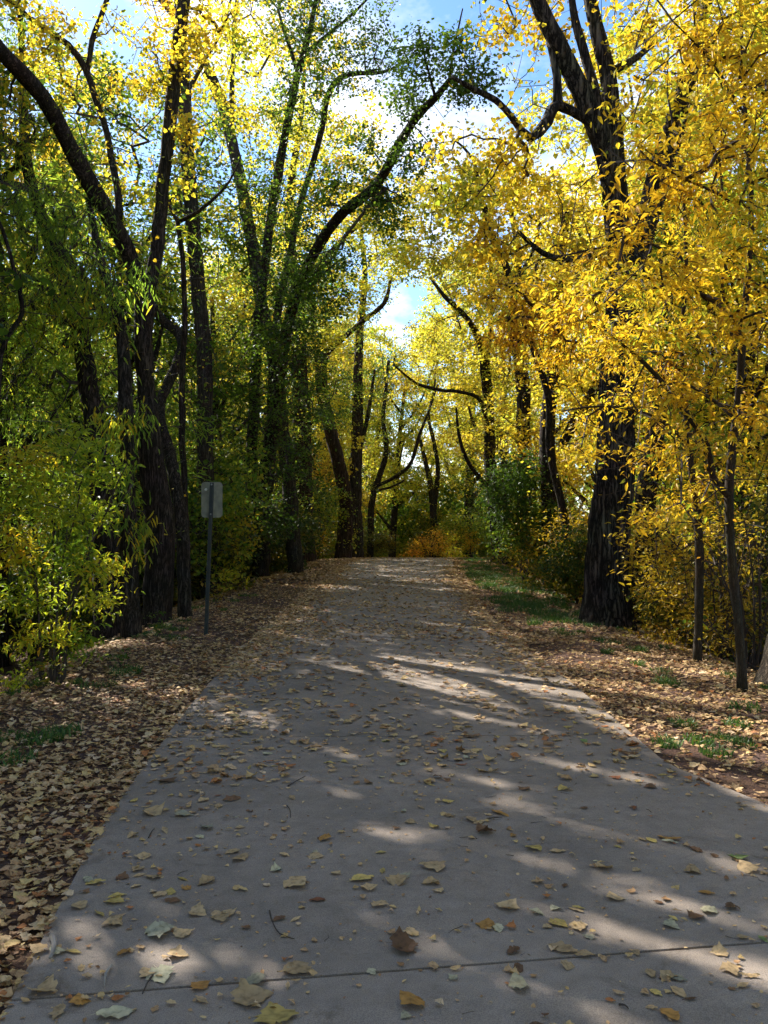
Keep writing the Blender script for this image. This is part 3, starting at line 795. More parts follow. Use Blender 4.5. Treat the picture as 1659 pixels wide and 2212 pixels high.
# grass tufts
def grass(name, spots, label):
    Vs, rn = [], []
    for (x, d, rad, n, hgt) in spots:
        a = R.random(n) * 6.283; q = np.sqrt(R.random(n)) * rad
        X = x + q * np.cos(a); D = d + q * np.sin(a) * 1.4; Z = H(X, D)
        h = hgt * R.uniform(.5, 1.1, n); lean = R.normal(0, .55, (n, 2)) * h[:, None]; w = .004 + .003 * R.random(n)
        th = R.random(n) * 6.283; cx, cy = np.cos(th) * w, np.sin(th) * w
        b = np.stack([X, D, Z - .01], -1); m_ = b + np.stack([lean[:, 0] * .35, lean[:, 1] * .35, h * .65], -1); t = b + np.stack([lean[:, 0], lean[:, 1], h], -1)
        s = np.stack([cx, cy, np.zeros(n)], -1)
        Vs.append(np.stack([b - s, b + s, m_ + s * .8, m_ - s * .8, t], 1).reshape(-1, 3)); rn.append(np.repeat(R.random(n), 5))
    V = np.vstack(Vs); n = len(V) // 5; o = np.arange(n) * 5
    F4 = np.stack([o, o + 1, o + 2, o + 3], -1); F3 = np.stack([o + 3, o + 2, o + 4], -1)
    tag(link(name, raw_mesh(name, V, [F4, F3], np.concatenate(rn)), M['grass']), label, 'grass', kind='stuff')
sp_ = []
for _ in range(190):
    d = R.uniform(14, 38); o = R.uniform(.35, 2.0); sp_.append((float(right_edge(d)) + o, d, R.uniform(.1, .35), 100, .12))
for _ in range(26):
    d = R.uniform(6, 16); o = R.uniform(.7, 2.0); sp_.append((float(right_edge(d)) + o, d, R.uniform(.06, .16), 80, .08))
for px, py in ((1440, 1600), (1510, 1595), (1560, 1590), (1600, 1600), (1480, 1560), (1590, 1560), (1545, 1620)):
    p = ray_ground(px, py); sp_.append((p[0], p[1], .1, 120, .07))
grass('grass_tufts', sp_, 'low dark green grass on the verge right of the path')
sp_ = []
for _ in range(34):
    d = R.uniform(4.5, 20); o = R.uniform(1.0, 2.2); sp_.append((float(left_edge(d)) - o, d, R.uniform(.06, .2), 80, .07))
for px, py in ((90, 1590), (130, 1580), (20, 1640), (350, 1350), (425, 1310), (270, 1450)):
    p = ray_ground(px, py); sp_.append((p[0], p[1], .16, 140, .09))
grass('grass_tufts', sp_, 'sparse grass tufts on the verge left of the path')

# ------------------------------------------------------------------ the sign seen from behind
def sign():
    b = ray_ground(445, 1367); x, d = b[0], b[1]; z = float(H(x, d))
    root = empty('trail_sign', (x, d, z), 'grey blank back of a small sign on a dark perforated metal post beside the path', 'sign')
    top = at(458, 1043, d)[2] - z
    lean = (at(458, 1043, d)[0] - x)
    # post: a perforated square channel, open to the far side, real holes in the near face
    w = .026; Vb, Fb = [], []
    def box(x0, x1, y0, y1, z0, z1, k=Vb, f=Fb):
        o = len(k)
        for zz in (z0, z1):
            for (xx, yy) in ((x0, y0), (x1, y0), (x1, y1), (x0, y1)): k.append((xx + lean * zz / top, yy, zz))
        f.extend([(o, o + 3, o + 2, o + 1), (o + 4, o + 5, o + 6, o + 7), (o, o + 1, o + 5, o + 4), (o + 1, o + 2, o + 6, o + 5), (o + 2, o + 3, o + 7, o + 6), (o + 3, o, o + 4, o + 7)])
    H0 = -.3
    box(-w, -.008, -w, -w + .003, H0, top); box(.008, w, -w, -w + .003, H0, top)
    zz = H0
    while zz < top - .03:
        box(-.008, .008, -w + .0002, -w + .0028, zz, min(zz + .030, top)); zz += .048
    box(-w, -w + .003, -w + .003, w, H0, top); box(w - .003, w, -w + .003, w, H0, top)
    box(-w + .003, w - .003, w - .003, w, H0, top)
    link('post', raw_mesh('post', np.array(Vb), np.array(Fb)), M['post'], root)
    # panel with rounded corners
    s0, s1 = at(434, 1043, d)[0] - x, at(480, 1043, d)[0] - x
    z0, z1 = at(434, 1118, d)[2] - z, at(434, 1041, d)[2] - z
    cx_ = (s0 + s1) / 2; hw = (s1 - s0) / 2; hh = (z1 - z0) / 2; cz = (z0 + z1) / 2; rc = .05
    out = []
    for (sx, sz, a0) in ((1, 1, 0), (-1, 1, 90), (-1, -1, 180), (1, -1, 270)):
        for k in range(7):
            a = math.radians(a0 + 15 * k); out.append((cx_ + sx * (hw - rc) + rc * math.cos(a), cz + sz * (hh - rc) + rc * math.sin(a)))
    n = len(out); y0, y1 = w + .004, w + .0075
    V = [(a, y0, b_) for a, b_ in out] + [(a, y1, b_) for a, b_ in out]
    me = bpy.data.meshes.new('sign_panel')
    me.from_pydata(V, [], [tuple(range(n)), tuple(range(2 * n - 1, n - 1, -1))] + [(i, n + i, n + (i + 1) % n, (i + 1) % n) for i in range(n)])
    link('sign_panel', me, M['panel'], root)
    for (bx, bz) in ((.022 * 0 + lean, z1 - .04), (lean * .86, z0 + .05)):
        V, F, F2 = tube(np.array([(bx, -w - .012, bz), (bx, -w - .001, bz)]), np.array([.013, .013]), 6, 0)
        link('bolt', raw_mesh('bolt', V, [F, F2]), M['bolt'], root)
    # a small white sticker or nut on the panel back
    V, F, F2 = tube(np.array([(s0 + .07, y0 - .03, z1 - .115), (s0 + .07, y0 - .001, z1 - .115)]), np.array([.016, .022]), 8, 0)
    nb = link('rivet', raw_mesh('rivet', V, [F, F2]), M['white'], root); nb['label'] = 'white stub on the upper left of the panel back'
M['post'] = plain_mat('post_paint', (.035, .042, .040), .55, .25, 12, 0, .4)
M['panel'] = plain_mat('aluminium_back', (.24, .23, .165), .55, .3, 9, .3, .4)
M['bolt'] = plain_mat('bolt_steel', (.3, .3, .3), .4, 0, 1, .8)
M['white'] = plain_mat('white_nylon', (.7, .7, .66), .5)
sign()

# ------------------------------------------------------------------ the trees one can pick out
LAN, OVL, RND, QD, WIL, LNG = T_lance(), T_oval(), T_round(), T_quad(.7), T_strip(), T_longleaf()

# A: forked cottonwood left
tA = px_limb([(338, 1320, 15, 62), (345, 1150, 15, 62), (328, 1000, 15, 52), (316, 850, 15, 40), (310, 740, 15, 38), (312, 655, 15, 44), (302, 610, 15, 42)], True)
A1 = px_limb([(304, 640, 15, 36), (275, 545, 14.6, 34), (222, 445, 14, 36), (150, 320, 13.4, 36), (92, 212, 12.8, 36), (-20, 90, 12, 34), (-120, -40, 11.6, 28)])
A2 = px_limb([(316, 640, 15, 30), (338, 540, 15, 29), (350, 400, 15, 28), (372, 220, 15, 30), (388, 90, 15, 29), (402, -20, 15, 26), (420, -200, 15, 20)])
A3 = px_limb([(258, 470, 14.6, 16), (250, 400, 14.8, 15), (232, 290, 15, 14), (205, 210, 15.2, 14), (186, 150, 15.3, 15), (150, 100, 15.3, 14), (90, 60, 15, 12), (30, 10, 15, 10), (-30, -60, 15, 8)])
A4 = px_limb([(188, 155, 15.3, 12), (200, 90, 15.4, 12), (225, 20, 15.5, 11), (250, -60, 15.6, 9)])
build_tree('cottonwood_tree', 'dark trunked cottonwood forking into a wide V on the left, with few yellow leaves', 'tree', [tA, A1, A2, A3, A4], 'bark_dark', [
    dict(mat='cotton', clusters=pc((390, 110, 14.6, 70, 80, 46), (330, 180, 14.8, 50, 70, 30), (400, 270, 14.6, 40, 40, 18), (150, 40, 14.5, 60, 50, 16), (450, 40, 15, 70, 60, 40),
         (50, 150, 13.5, 60, 50, 18), (230, 390, 15.3, 70, 70, 34), (330, 440, 15.2, 60, 60, 26), (110, 290, 15, 60, 60, 20), (530, 100, 15.5, 60, 70, 30), (395, 370, 14.8, 35, 60, 16),
         (10, 220, 12.8, 40, 70, 14), (-90, -80, 12, 160, 100, 90), (110, 110, 14, 60, 50, 26), (60, 40, 13.5, 60, 40, 20), (140, 210, 14.5, 50, 50, 18), (270, 200, 15.2, 40, 60, 10), (250, 60, 15.4, 50, 40, 12), (430, -230, 15, 200, 130, 170), (200, -190, 15.5, 150, 90, 90)),
         per=11, size=.075, tpl=RND, spread=.22, flat=.9, droop=.4, kind_hue=.55)], lumps=.03, sides=18)
# A's second and third stems at the foot
tA5 = px_limb([(402, 1310, 15.4, 30), (388, 1130, 15.6, 28), (362, 980, 16, 26), (345, 880, 16.6, 22), (395, 745, 17.5, 22), (345, 690, 18, 19), (300, 610, 18.4, 16), (240, 500, 19, 12)], True)
build_tree('leaning_tree', 'dark stem leaning left behind the forked cottonwood', 'tree', [tA5], 'bark_dark', [
    dict(mat='mixed', clusters=pc((300, 560, 18.5, 70, 60, 30), (240, 470, 19, 60, 50, 30)), per=14, size=.07, tpl=QD)], sides=12)
# dark trunk just left of it
tB0 = px_limb([(282, 1385, 13, 40), (276, 1250, 13.1, 38), (272, 1050, 13.2, 36), (268, 850, 13.4, 30), (255, 700, 13.6, 26), (215, 560, 13.8, 20), (190, 430, 14, 14)], True)
build_tree('willow_tree', 'dark straight willow trunk at the leafy edge, just left of the forked cottonwood', 'tree', [tB0], 'bark_dark', [
    dict(mat='willow', clusters=pc((240, 900, 12.6, 60, 80, 22), (270, 1050, 12.4, 40, 80, 14), (310, 900, 12.6, 30, 60, 8), (300, 1140, 12.4, 40, 50, 12), (285, 590, 13, 60, 70, 22), (180, 620, 13.4, 70, 80, 40)),
         per=9, size=.16, tpl=LNG, spread=.2, droop=1.3, hang=.25, kind_hue=.5, hue_var=.25)], sides=14, lumps=.03)
# B slender pale trunk
tB = px_limb([(455, 1290, 21, 40), (450, 1050, 21, 36), (445, 800, 21, 35), (432, 620, 21, 32), (415, 420, 21, 30), (402, 250, 21, 28), (398, 100, 21, 24), (380, -80, 21, 20)], True)
build_tree('cottonwood_tree', 'tall grey brown trunk rising straight behind the sign', 'tree', [tB,
    px_limb([(402, 200, 21, 10), (440, 130, 21, 8), (480, 60, 21, 6), (505, -30, 21, 4)])], 'bark_grey', [
    dict(mat='cotton', clusters=pc((470, 120, 21, 90, 90, 60), (350, 20, 21, 110, 80, 40), (430, -150, 21, 220, 130, 170), (520, 250, 22, 60, 80, 30)), per=12, size=.085, tpl=RND, flat=.9)], sides=14, lumps=.02)
# C thin forked stem
tC = px_limb([(405, 1330, 16.5, 16), (402, 1100, 16.5, 14), (398, 850, 16.5, 14), (403, 700, 16.5, 12), (398, 580, 16.5, 11), (385, 478, 16.5, 10)], True)
build_tree('sapling', 'thin forked dark sapling between the forked cottonwood and the sign', 'tree', [tC,
    px_limb([(385, 480, 16.5, 9), (428, 455, 16.3, 8), (475, 415, 16.1, 6), (505, 370, 16, 4), (520, 335, 16, 2)]),
    px_limb([(385, 480, 16.5, 8), (365, 440, 16.5, 6), (395, 390, 16.6, 5), (415, 330, 16.7, 4), (410, 150, 17, 2)])], 'bark_dark', [
    dict(mat='mixed', clusters=pc((440, 330, 17, 60, 90, 16), (430, 600, 16.5, 60, 90, 14), (400, 900, 16.5, 60, 90, 14)), per=5, size=.05, tpl=QD)], sides=8)
# leaning pale limb tree
tK = px_limb([(640, 1240, 27, 30), (610, 900, 27, 28), (560, 600, 27, 28), (520, 380, 27, 26), (482, 230, 27, 26), (440, 140, 27, 24), (395, 60, 27, 20), (300, -60, 27, 16)], True)
build_tree('cottonwood_tree', 'pale cottonwood leaning left high behind the green elm', 'tree', [tK,
    px_limb([(500, 300, 27, 12), (505, 150, 27, 11), (512, 20, 27, 9), (520, -80, 27, 6)])], 'bark_grey', [
    dict(mat='cotton_far', clusters=pc((520, 250, 28, 100, 120, 90), (600, 80, 28, 120, 90, 90), (700, 120, 28, 110, 100, 70), (450, 470, 28, 100, 90, 60), (580, 480, 28, 100, 90, 60), (520, -120, 28, 260, 110, 140), (640, 300, 29, 90, 90, 80), (700, 430, 29, 80, 80, 60), (780, 280, 29, 70, 80, 50), (500, 640, 27, 70, 80, 50), (380, 150, 27, 80, 90, 60)),
         per=13, size=.11, tpl=RND, flat=.9)], sides=12)
# I: willow on the far left
tI = px_limb([(235, 1300, 14.5, 60), (222, 1000, 14.6, 48), (190, 800, 14.8, 42), (160, 660, 15, 36), (128, 555, 15.2, 32), (90, 450, 15.4, 26), (60, 330, 15.6, 22), (50, 150, 15.8, 16), (40, -20, 16, 10)], True)
I2 = px_limb([(280, 780, 15, 24), (225, 680, 15.4, 24), (170, 590, 15.8, 20), (110, 500, 16.2, 14), (60, 440, 16.6, 10)])
willow_cl = pc((60, 260, 13.5, 110, 90, 90), (30, 420, 12.5, 130, 90, 130), (150, 480, 13, 90, 80, 80), (60, 600, 13.5, 130, 90, 130), (190, 380, 14, 60, 70, 30), (130, 730, 14.5, 150, 90, 120),
               (40, 850, 14.5, 120, 90, 90), (200, 620, 13.2, 60, 90, 40), (-60, 500, 12, 130, 220, 150), (-80, 150, 13, 160, 160, 130), (60, 60, 15, 80, 90, 40), (-260, 300, 13, 200, 250, 200))
build_tree('willow_tree', 'broad willow at the far left with drooping narrow green leaves', 'tree', [tI, I2], 'bark_dark', [
    dict(mat='willow', clusters=willow_cl, per=17, size=.115, tpl=WIL, spread=.26, droop=1.0, hang=.22, flat=.8, kind_hue=.42, hue_var=.18)], sides=16, lumps=.03)
# thin curved stem at the left border
build_tree('sapling', 'thin crooked dark stem at the left border of the picture', 'tree', [
    px_limb([(-10, 1400, 10, 14), (-20, 1100, 10, 12), (-5, 830, 10, 11), (8, 740, 10, 10), (42, 690, 10, 10), (47, 655, 10, 10), (32, 590, 10, 9), (8, 500, 10, 8), (-20, 440, 10, 6)], True)], 'bark_dark', [
    dict(mat='willow', clusters=pc((0, 460, 10, 60, 60, 8), (20, 620, 10, 40, 60, 4)), per=6, size=.1, tpl=WIL, droop=1)], sides=8)

# D: green elm, many stems, arching over the path
tD = px_limb([(562, 1235, 26, 38), (572, 1050, 25.5, 34), (592, 900, 24.8, 30), (610, 770, 24, 26), (640, 640, 23, 24), (682, 540, 22, 23), (735, 465, 21, 23), (815, 395, 20, 22), (862, 310, 19, 20), (905, 245, 18, 18), (945, 205, 17.4, 15), (975, 165, 17, 10)], True)
D2 = px_limb([(578, 1040, 25.5, 26), (590, 850, 25.5, 24), (600, 700, 25, 18), (640, 480, 24.5, 14), (690, 300, 24, 13), (712, 200, 23.5, 13), (750, 162, 23, 11), (830, 155, 22.5, 7), (880, 130, 22, 4)])
D3 = px_limb([(540, 1150, 25.8, 26), (548, 900, 25.5, 24), (556, 720, 25, 22), (580, 500, 24.5, 20), (600, 380, 24, 20), (615, 290, 23.6, 17), (640, 170, 23, 17), (665, 80, 22.6, 13), (690, -40, 22, 8)])
D4 = px_limb([(640, 150, 23.2, 9), (620, 90, 23.2, 8), (600, 20, 23, 5)])
D5 = px_limb([(665, 110, 22.8, 8), (740, 50, 22.8, 7), (790, 0, 22.6, 5), (830, -60, 22, 4)])
D6 = px_limb([(940, 210, 17.4, 7), (920, 130, 17.2, 5), (905, 60, 17, 3)])
D7 = px_limb([(970, 175, 17.2, 7), (985, 90, 17, 5), (1000, 20, 17, 3)])
elm_cl = pc((650, 60, 22, 90, 80, 90), (720, 150, 22, 80, 70, 70), (640, 230, 22.5, 80, 80, 90), (560, 420, 23, 70, 90, 90), (650, 470, 21.5, 60, 90, 80), (720, 400, 20.5, 70, 60, 70),
            (600, 620, 22.5, 90, 90, 150), (560, 760, 23, 90, 90, 150), (660, 600, 20, 70, 50, 60), (700, 650, 20, 60, 70, 60), (630, 760, 22, 90, 80, 130), (820, 430, 19.5, 60, 50, 50),
            (540, 900, 23, 90, 90, 140), (650, 880, 22, 80, 90, 110), (500, 1000, 22, 70, 90, 100), (780, 330, 19.5, 60, 60, 40), (880, 200, 17.5, 60, 60, 50), (900, 110, 17, 60, 60, 44),
            (975, 130, 16.8, 60, 80, 60), (1010, 190, 16.6, 50, 50, 36), (870, 350, 18.5, 50, 60, 40), (800, 120, 21, 80, 80, 50), (840, 480, 19, 50, 40, 26), (640, 1000, 23.5, 80, 80, 90), (560, -60, 22, 100, 60, 60),
            (780, 30, 21, 80, 60, 40), (740, 570, 20, 50, 60, 34), (1060, 160, 16.4, 40, 40, 18), (920, 330, 17.6, 40, 50, 20), (520, 1120, 24, 60, 70, 70), (600, 1120, 24, 50, 60, 50), (480, 880, 22.5, 60, 80, 60), (690, 1060, 25, 50, 70, 40))
build_tree('elm_tree', 'dark green elm left of the path whose long limb arches over it', 'tree', [tD, D2, D3, D4, D5, D6, D7], 'bark_dark', [
    dict(mat='elm', clusters=[(c, r, int(n * (.68 if c[2] < 9 and c[1] > 21 else 1))) for c, r, n in elm_cl], per=17, size=.088, tpl=QD, spread=.30, flat=.8, kind_hue=.31, hue_var=.16)], sides=14)

# E: big reddish trunk
E2_ = px_limb([(640, 650, 36, 14), (700, 560, 36, 11), (780, 480, 36, 9), (850, 430, 35.5, 7), (910, 400, 35, 4)])
tE = px_limb([(655, 1215, 36, 48), (655, 1100, 36, 44), (652, 950, 36, 42), (648, 800, 36, 36), (640, 650, 36, 28), (625, 450, 36, 20), (650, 250, 36, 12), (660, 120, 36, 4)], True)
build_tree('cottonwood_tree', 'thick reddish brown straight trunk left of the path crest', 'tree', [tE, E2_], 'bark_red', [
    dict(mat='mixed', clusters=pc((640, 700, 36, 100, 90, 90), (620, 450, 36, 110, 120, 120), (700, 560, 36, 70, 70, 60)), per=14, size=.11, tpl=QD),
    dict(mat='cotton_far', clusters=pc((720, 420, 35, 90, 90, 110), (800, 500, 34, 80, 80, 90), (870, 560, 33, 60, 60, 60), (760, 640, 36, 70, 60, 60), (700, 740, 36, 60, 60, 50), (640, 280, 35, 110, 90, 110), (800, 430, 36, 70, 70, 80), (870, 470, 36, 60, 70, 70), (905, 400, 34, 60, 60, 50), (835, 560, 37, 60, 60, 50), (770, 340, 35, 80, 70, 70)), per=15, size=.12, tpl=RND)], sides=20, lumps=.04)
tF = px_limb([(742, 1208, 41, 34), (748, 1100, 41, 30), (735, 1010, 40.5, 30), (712, 920, 40, 28), (695, 830, 40, 26), (700, 770, 39.5, 20), (735, 735, 39, 13), (790, 690, 38.5, 10), (830, 655, 38, 9), (845, 600, 38, 6)], True)
build_tree('cottonwood_tree', 'crooked reddish trunk bending over the path crest', 'tree', [tF, px_limb([(695, 830, 40, 18), (680, 720, 40, 14), (660, 560, 40, 10)])], 'bark_red', [
    dict(mat='mixed', clusters=pc((720, 840, 39, 60, 60, 50), (760, 700, 38, 60, 60, 40), (830, 600, 38, 60, 50, 40), (700, 600, 39, 80, 90, 80)), per=13, size=.11, tpl=QD, kind_hue=.55)], sides=16, lumps=.03)
tG = px_limb([(768, 1206, 45, 32), (770, 1050, 45, 28), (775, 900, 45, 24), (778, 750, 45, 18), (790, 600, 45, 12), (780, 480, 45, 7), (785, 380, 45, 3)], True)
build_tree('cottonwood_tree', 'dark upright trunk right of the crooked reddish one', 'tree', [tG, px_limb([(770, 1000, 45, 12), (795, 900, 45, 9), (810, 800, 45, 6)])], 'bark_dark', [
    dict(mat='mixed', clusters=pc((790, 850, 45, 60, 90, 90), (780, 620, 45, 80, 90, 90), (740, 500, 45, 70, 80, 70), (850, 560, 44, 50, 60, 40)), per=14, size=.12, tpl=QD, kind_hue=.45)], sides=14)
tG2 = px_limb([(800, 1206, 50, 16), (805, 1080, 50, 14), (835, 980, 50, 12), (830, 900, 50, 9), (840, 780, 50, 7)], True)
build_tree('cottonwood_tree', 'slim dark tree with a branch curving up over the crest', 'tree', [tG2,
    px_limb([(812, 1050, 50, 8), (850, 1030, 49, 8), (885, 1000, 48, 8), (905, 940, 48, 7), (925, 890, 48, 5), (945, 830, 48, 3)]),
    px_limb([(815, 1060, 50, 6), (845, 1052, 49, 5), (872, 1038, 49, 4)])], 'bark_dark', [
    dict(mat='mixed', clusters=pc((850, 920, 49, 60, 80, 80), (900, 860, 49, 30, 50, 20), (810, 800, 50, 60, 70, 60)), per=14, size=.12, tpl=QD, kind_hue=.35)], sides=10)
# far slim pair right of centre
tV = px_limb([(940, 1200, 56, 16), (935, 1080, 56, 15), (920, 1000, 56, 10), (905, 940, 56, 8)], True)
build_tree('cottonwood_tree', 'far pale twin stemmed tree behind the orange shrub', 'tree', [tV, px_limb([(938, 1100, 56, 12), (945, 1010, 56, 10), (935, 950, 56, 9), (925, 900, 56, 6), (940, 820, 56, 4)])], 'bark_grey', [
    dict(mat='cotton_far', clusters=pc((985, 1000, 57, 50, 90, 90), (1000, 880, 57, 50, 70, 50), (940, 760, 57, 60, 60, 40)), per=14, size=.13, tpl=RND)], sides=10)

# M: the big cottonwood on the right
tM = px_limb([(1310, 1350, 14.5, 112), (1317, 1270, 14.5, 96), (1320, 1200, 14.5, 90), (1328, 1080, 14.5, 82), (1338, 930, 14.5, 76), (1344, 790, 14.5, 71), (1352, 660, 14.5, 70), (1350, 560, 14.5, 68)], True, step=.1)
M1 = px_limb([(1345, 600, 14.5, 60), (1335, 480, 14.4, 56), (1322, 370, 14.2, 52), (1285, 260, 14, 42), (1225, 130, 13.8, 38), (1170, 20, 13.6, 34), (1120, -100, 13.4, 26)])
M2 = px_limb([(1335, 480, 14.5, 44), (1332, 330, 14.6, 40), (1318, 180, 14.7, 34), (1290, 60, 14.8, 30), (1262, -60, 14.9, 22)])
M3 = px_limb([(1362, 640, 14.5, 60), (1392, 500, 14.8, 48), (1420, 400, 15, 50), (1448, 300, 15.2, 48), (1478, 200, 15.4, 38), (1510, 80, 15.6, 30), (1540, -60, 15.8, 22)])
M4 = px_limb([(1330, 340, 14.4, 20), (1262, 110, 14.6, 20), (1240, 20, 14.7, 16), (1225, -70, 14.8, 10)])
M5 = px_limb([(1300, 545, 14.3, 18), (1230, 560, 14, 16), (1170, 545, 13.6, 12), (1120, 500, 13.3, 8)])
M6 = px_limb([(1275, 265, 14, 18), (1205, 230, 13.8, 22), (1180, 265, 13.6, 26), (1145, 300, 13.4, 20), (1105, 260, 13.2, 14), (1070, 220, 13, 14), (1020, 195, 12.8, 12), (975, 170, 12.6, 8)])
M7 = px_limb([(1205, 235, 13.8, 22), (1200, 160, 13.8, 18), (1185, 90, 13.8, 12)])
M8 = px_limb([(1415, 90, 15.4, 12), (1380, 120, 15.2, 14), (1330, 150, 14.9, 18)])
cot_cl = pc((1090, 330, 13.6, 90, 70, 60), (1000, 420, 13.8, 90, 70, 70), (1150, 420, 14.4, 90, 80, 70), (1080, 60, 14, 60, 60, 26), (1180, 60, 15, 70, 70, 40), (1260, 180, 15.5, 80, 80, 50),
            (1390, 60, 15.5, 90, 70, 60), (1400, 250, 16, 80, 80, 50), (1520, 260, 16, 90, 90, 60), (1200, 520, 14.8, 80, 70, 50), (1060, 520, 13.6, 80, 60, 60), (1560, 80, 16, 100, 90, 70), (1250, -140, 14.5, 260, 120, 160), (1480, -150, 16, 200, 120, 120),
            (960, 330, 13.4, 50, 50, 18))
cot_cl = [(c, r, int(n * .86)) for c, r, n in cot_cl]
build_tree('cottonwood_tree', 'massive furrowed cottonwood trunk right of the path, splitting into thick dark limbs', 'tree', [tM, M1, M2, M3, M4, M5, M6, M7, M8], 'bark_big', [
    dict(mat='cotton', clusters=cot_cl, per=12, size=.08, tpl=RND, spread=.25, flat=.9, droop=.4, kind_hue=.55)], sides=44, lumps=.05, rough=.012)
# the broken stub on its left side
# N and O: young ash trees in front
tN = px_limb([(1605, 1490, 8.5, 20.8), (1598, 1380, 8.5, 19.2), (1582, 1230, 8.5, 18.4), (1574, 1080, 8.5, 18.4), (1580, 980, 8.5, 17.6), (1597, 830, 8.4, 16.0), (1605, 700, 8.3, 14.4), (1618, 560, 8.2, 12.8), (1622, 420, 8.1, 11.2), (1612, 280, 8, 10.4), (1604, 120, 8, 8.0), (1598, -60, 8, 5.6)], True, .006)
N1 = px_limb([(1578, 1075, 8.5, 15), (1545, 1030, 8.4, 14), (1530, 960, 8.2, 12), (1490, 900, 8, 12), (1450, 850, 7.8, 11), (1400, 790, 7.6, 9), (1340, 740, 7.3, 6)])
N2 = px_limb([(1598, 700, 8.3, 9), (1520, 640, 7.8, 8), (1430, 610, 7.3, 6), (1330, 590, 6.9, 4)])
N3 = px_limb([(1610, 480, 8.1, 8), (1560, 420, 7.6, 7), (1480, 380, 7.1, 5), (1400, 340, 6.8, 3)])
N4 = px_limb([(1590, 900, 8.4, 8), (1540, 870, 8, 7), (1470, 830, 7.6, 5), (1400, 840, 7.4, 3)])
N5 = px_limb([(1612, 250, 8, 7), (1560, 160, 7.4, 6), (1500, 90, 7, 4), (1450, 40, 6.8, 3)])
ash_cl = pc((1480, 420, 7.2, 90, 70, 34), (1360, 480, 7, 70, 60, 26), (1400, 330, 6.9, 60, 60, 20), (1560, 300, 7.2, 90, 80, 46), (1640, 180, 7, 90, 90, 46), (1500, 120, 7, 80, 60, 30), (1610, 20, 7, 110, 70, 46),
            (1560, 560, 7.3, 100, 70, 44), (1450, 600, 7.1, 80, 60, 36), (1320, 620, 6.9, 80, 50, 30), (1230, 680, 6.9, 80, 40, 26), (1350, 720, 7.2, 90, 50, 30), (1640, 460, 7, 90, 90, 46), (1480, 720, 7.5, 90, 60, 36),
            (1600, 700, 7.6, 80, 70, 34), (1440, 860, 7.6, 70, 50, 22), (1520, 960, 7.9, 70, 60, 22), (1640, 880, 7.8, 60, 80, 24), (1400, 1130, 8.2, 50, 30, 8), (1470, 1120, 8, 60, 40, 14), (1380, 200, 7.2, 60, 50, 12), (1480, 30, 7.2, 60, 50, 16),
            (1700, 650, 7, 90, 120, 40), (1720, 250, 6.6, 110, 200, 60))
ash_cl = [(c, (r[0], min(r[1], .8), r[2] * .9), int(n * .7)) for c, r, n in ash_cl]
ash_cl = [q for i, q in enumerate(ash_cl) if i not in (27,)]
build_tree('ash_tree', 'slim young ash at the right border with large bright yellow leaves', 'tree', [tN, N1, N2, N3, N4, N5], 'bark_smooth', [
    dict(mat='ash', clusters=ash_cl, per=15, size=.088, tpl=LAN, spread=.17, flat=.42, droop=.35, tr=.003, kind_hue=.46, hue_var=.22)], sides=12)
tO = px_limb([(1504, 1425, 10.5, 17.6), (1510, 1300, 10.5, 17.6), (1508, 1160, 10.5, 19.2), (1500, 1070, 10.5, 16.0), (1488, 990, 10.5, 14.4), (1480, 880, 10.5, 12.0), (1470, 760, 10.4, 10.4), (1480, 560, 10.2, 8.8), (1470, 380, 10, 6.4), (1440, 200, 10, 4.0)], True, .006)
O1 = px_limb([(1475, 800, 10.4, 9), (1380, 740, 9.8, 8), (1280, 700, 9.2, 6), (1180, 660, 8.8, 5), (1080, 610, 8.5, 3)])
O2 = px_limb([(1485, 960, 10.4, 8), (1400, 900, 10, 7), (1300, 880, 9.6, 5), (1210, 890, 9.4, 3)])
O3 = px_limb([(1475, 560, 10.2, 8), (1380, 520, 9.6, 6), (1270, 540, 9.2, 5), (1160, 560, 9, 3)])
ash2 = pc((1090, 640, 8.8, 100, 40, 36), (1180, 700, 9, 110, 50, 50), (1110, 740, 9, 70, 40, 26), (1240, 770, 9.2, 90, 50, 44), (1180, 610, 9, 90, 40, 30), (1280, 560, 9.2, 70, 50, 30), (1060, 700, 8.8, 50, 30, 12), (1380, 840, 9.8, 80, 60, 34),
          (1260, 960, 9.8, 70, 60, 22), (1480, 800, 10.2, 90, 70, 40), (1420, 980, 10.2, 70, 80, 30), (1560, 760, 10.5, 90, 90, 40), (1500, 1060, 10.4, 70, 60, 24), (1600, 1000, 10.6, 80, 80, 30), (1400, 640, 10, 90, 70, 44), (1500, 520, 10.3, 100, 80, 50), (1330, 760, 9.4, 70, 60, 28), (1560, 1150, 10.8, 90, 60, 18))
ash2 = [(c, r, int(n * .8)) for c, r, n in ash2]
build_tree('ash_tree', 'second young ash with golden leaves between the massive cottonwood and the right border', 'tree', [tO, O1, O2, O3], 'bark_smooth', [
    dict(mat='ash', clusters=ash2, per=15, size=.085, tpl=LAN, spread=.17, flat=.42, droop=.35, tr=.003, kind_hue=.44, hue_var=.22)], sides=12)
# P: dark leaning trunk base at the right border
tP = px_limb([(1682, 1505, 9.2, 100), (1712, 1400, 9.4, 92), (1750, 1200, 9.8, 88), (1790, 900, 10.4, 80), (1800, 500, 11, 70), (1790, 100, 11.5, 50)], True, step=.1)
build_tree('cottonwood_tree', 'dark leaning trunk base cut by the right border', 'tree', [tP], 'bark_dark', [
    dict(mat='cotton', clusters=pc((1790, 100, 12, 160, 200, 120), (1760, -160, 12, 260, 160, 140)), per=14, size=.085, tpl=RND)], sides=36, lumps=.05, rough=.012)
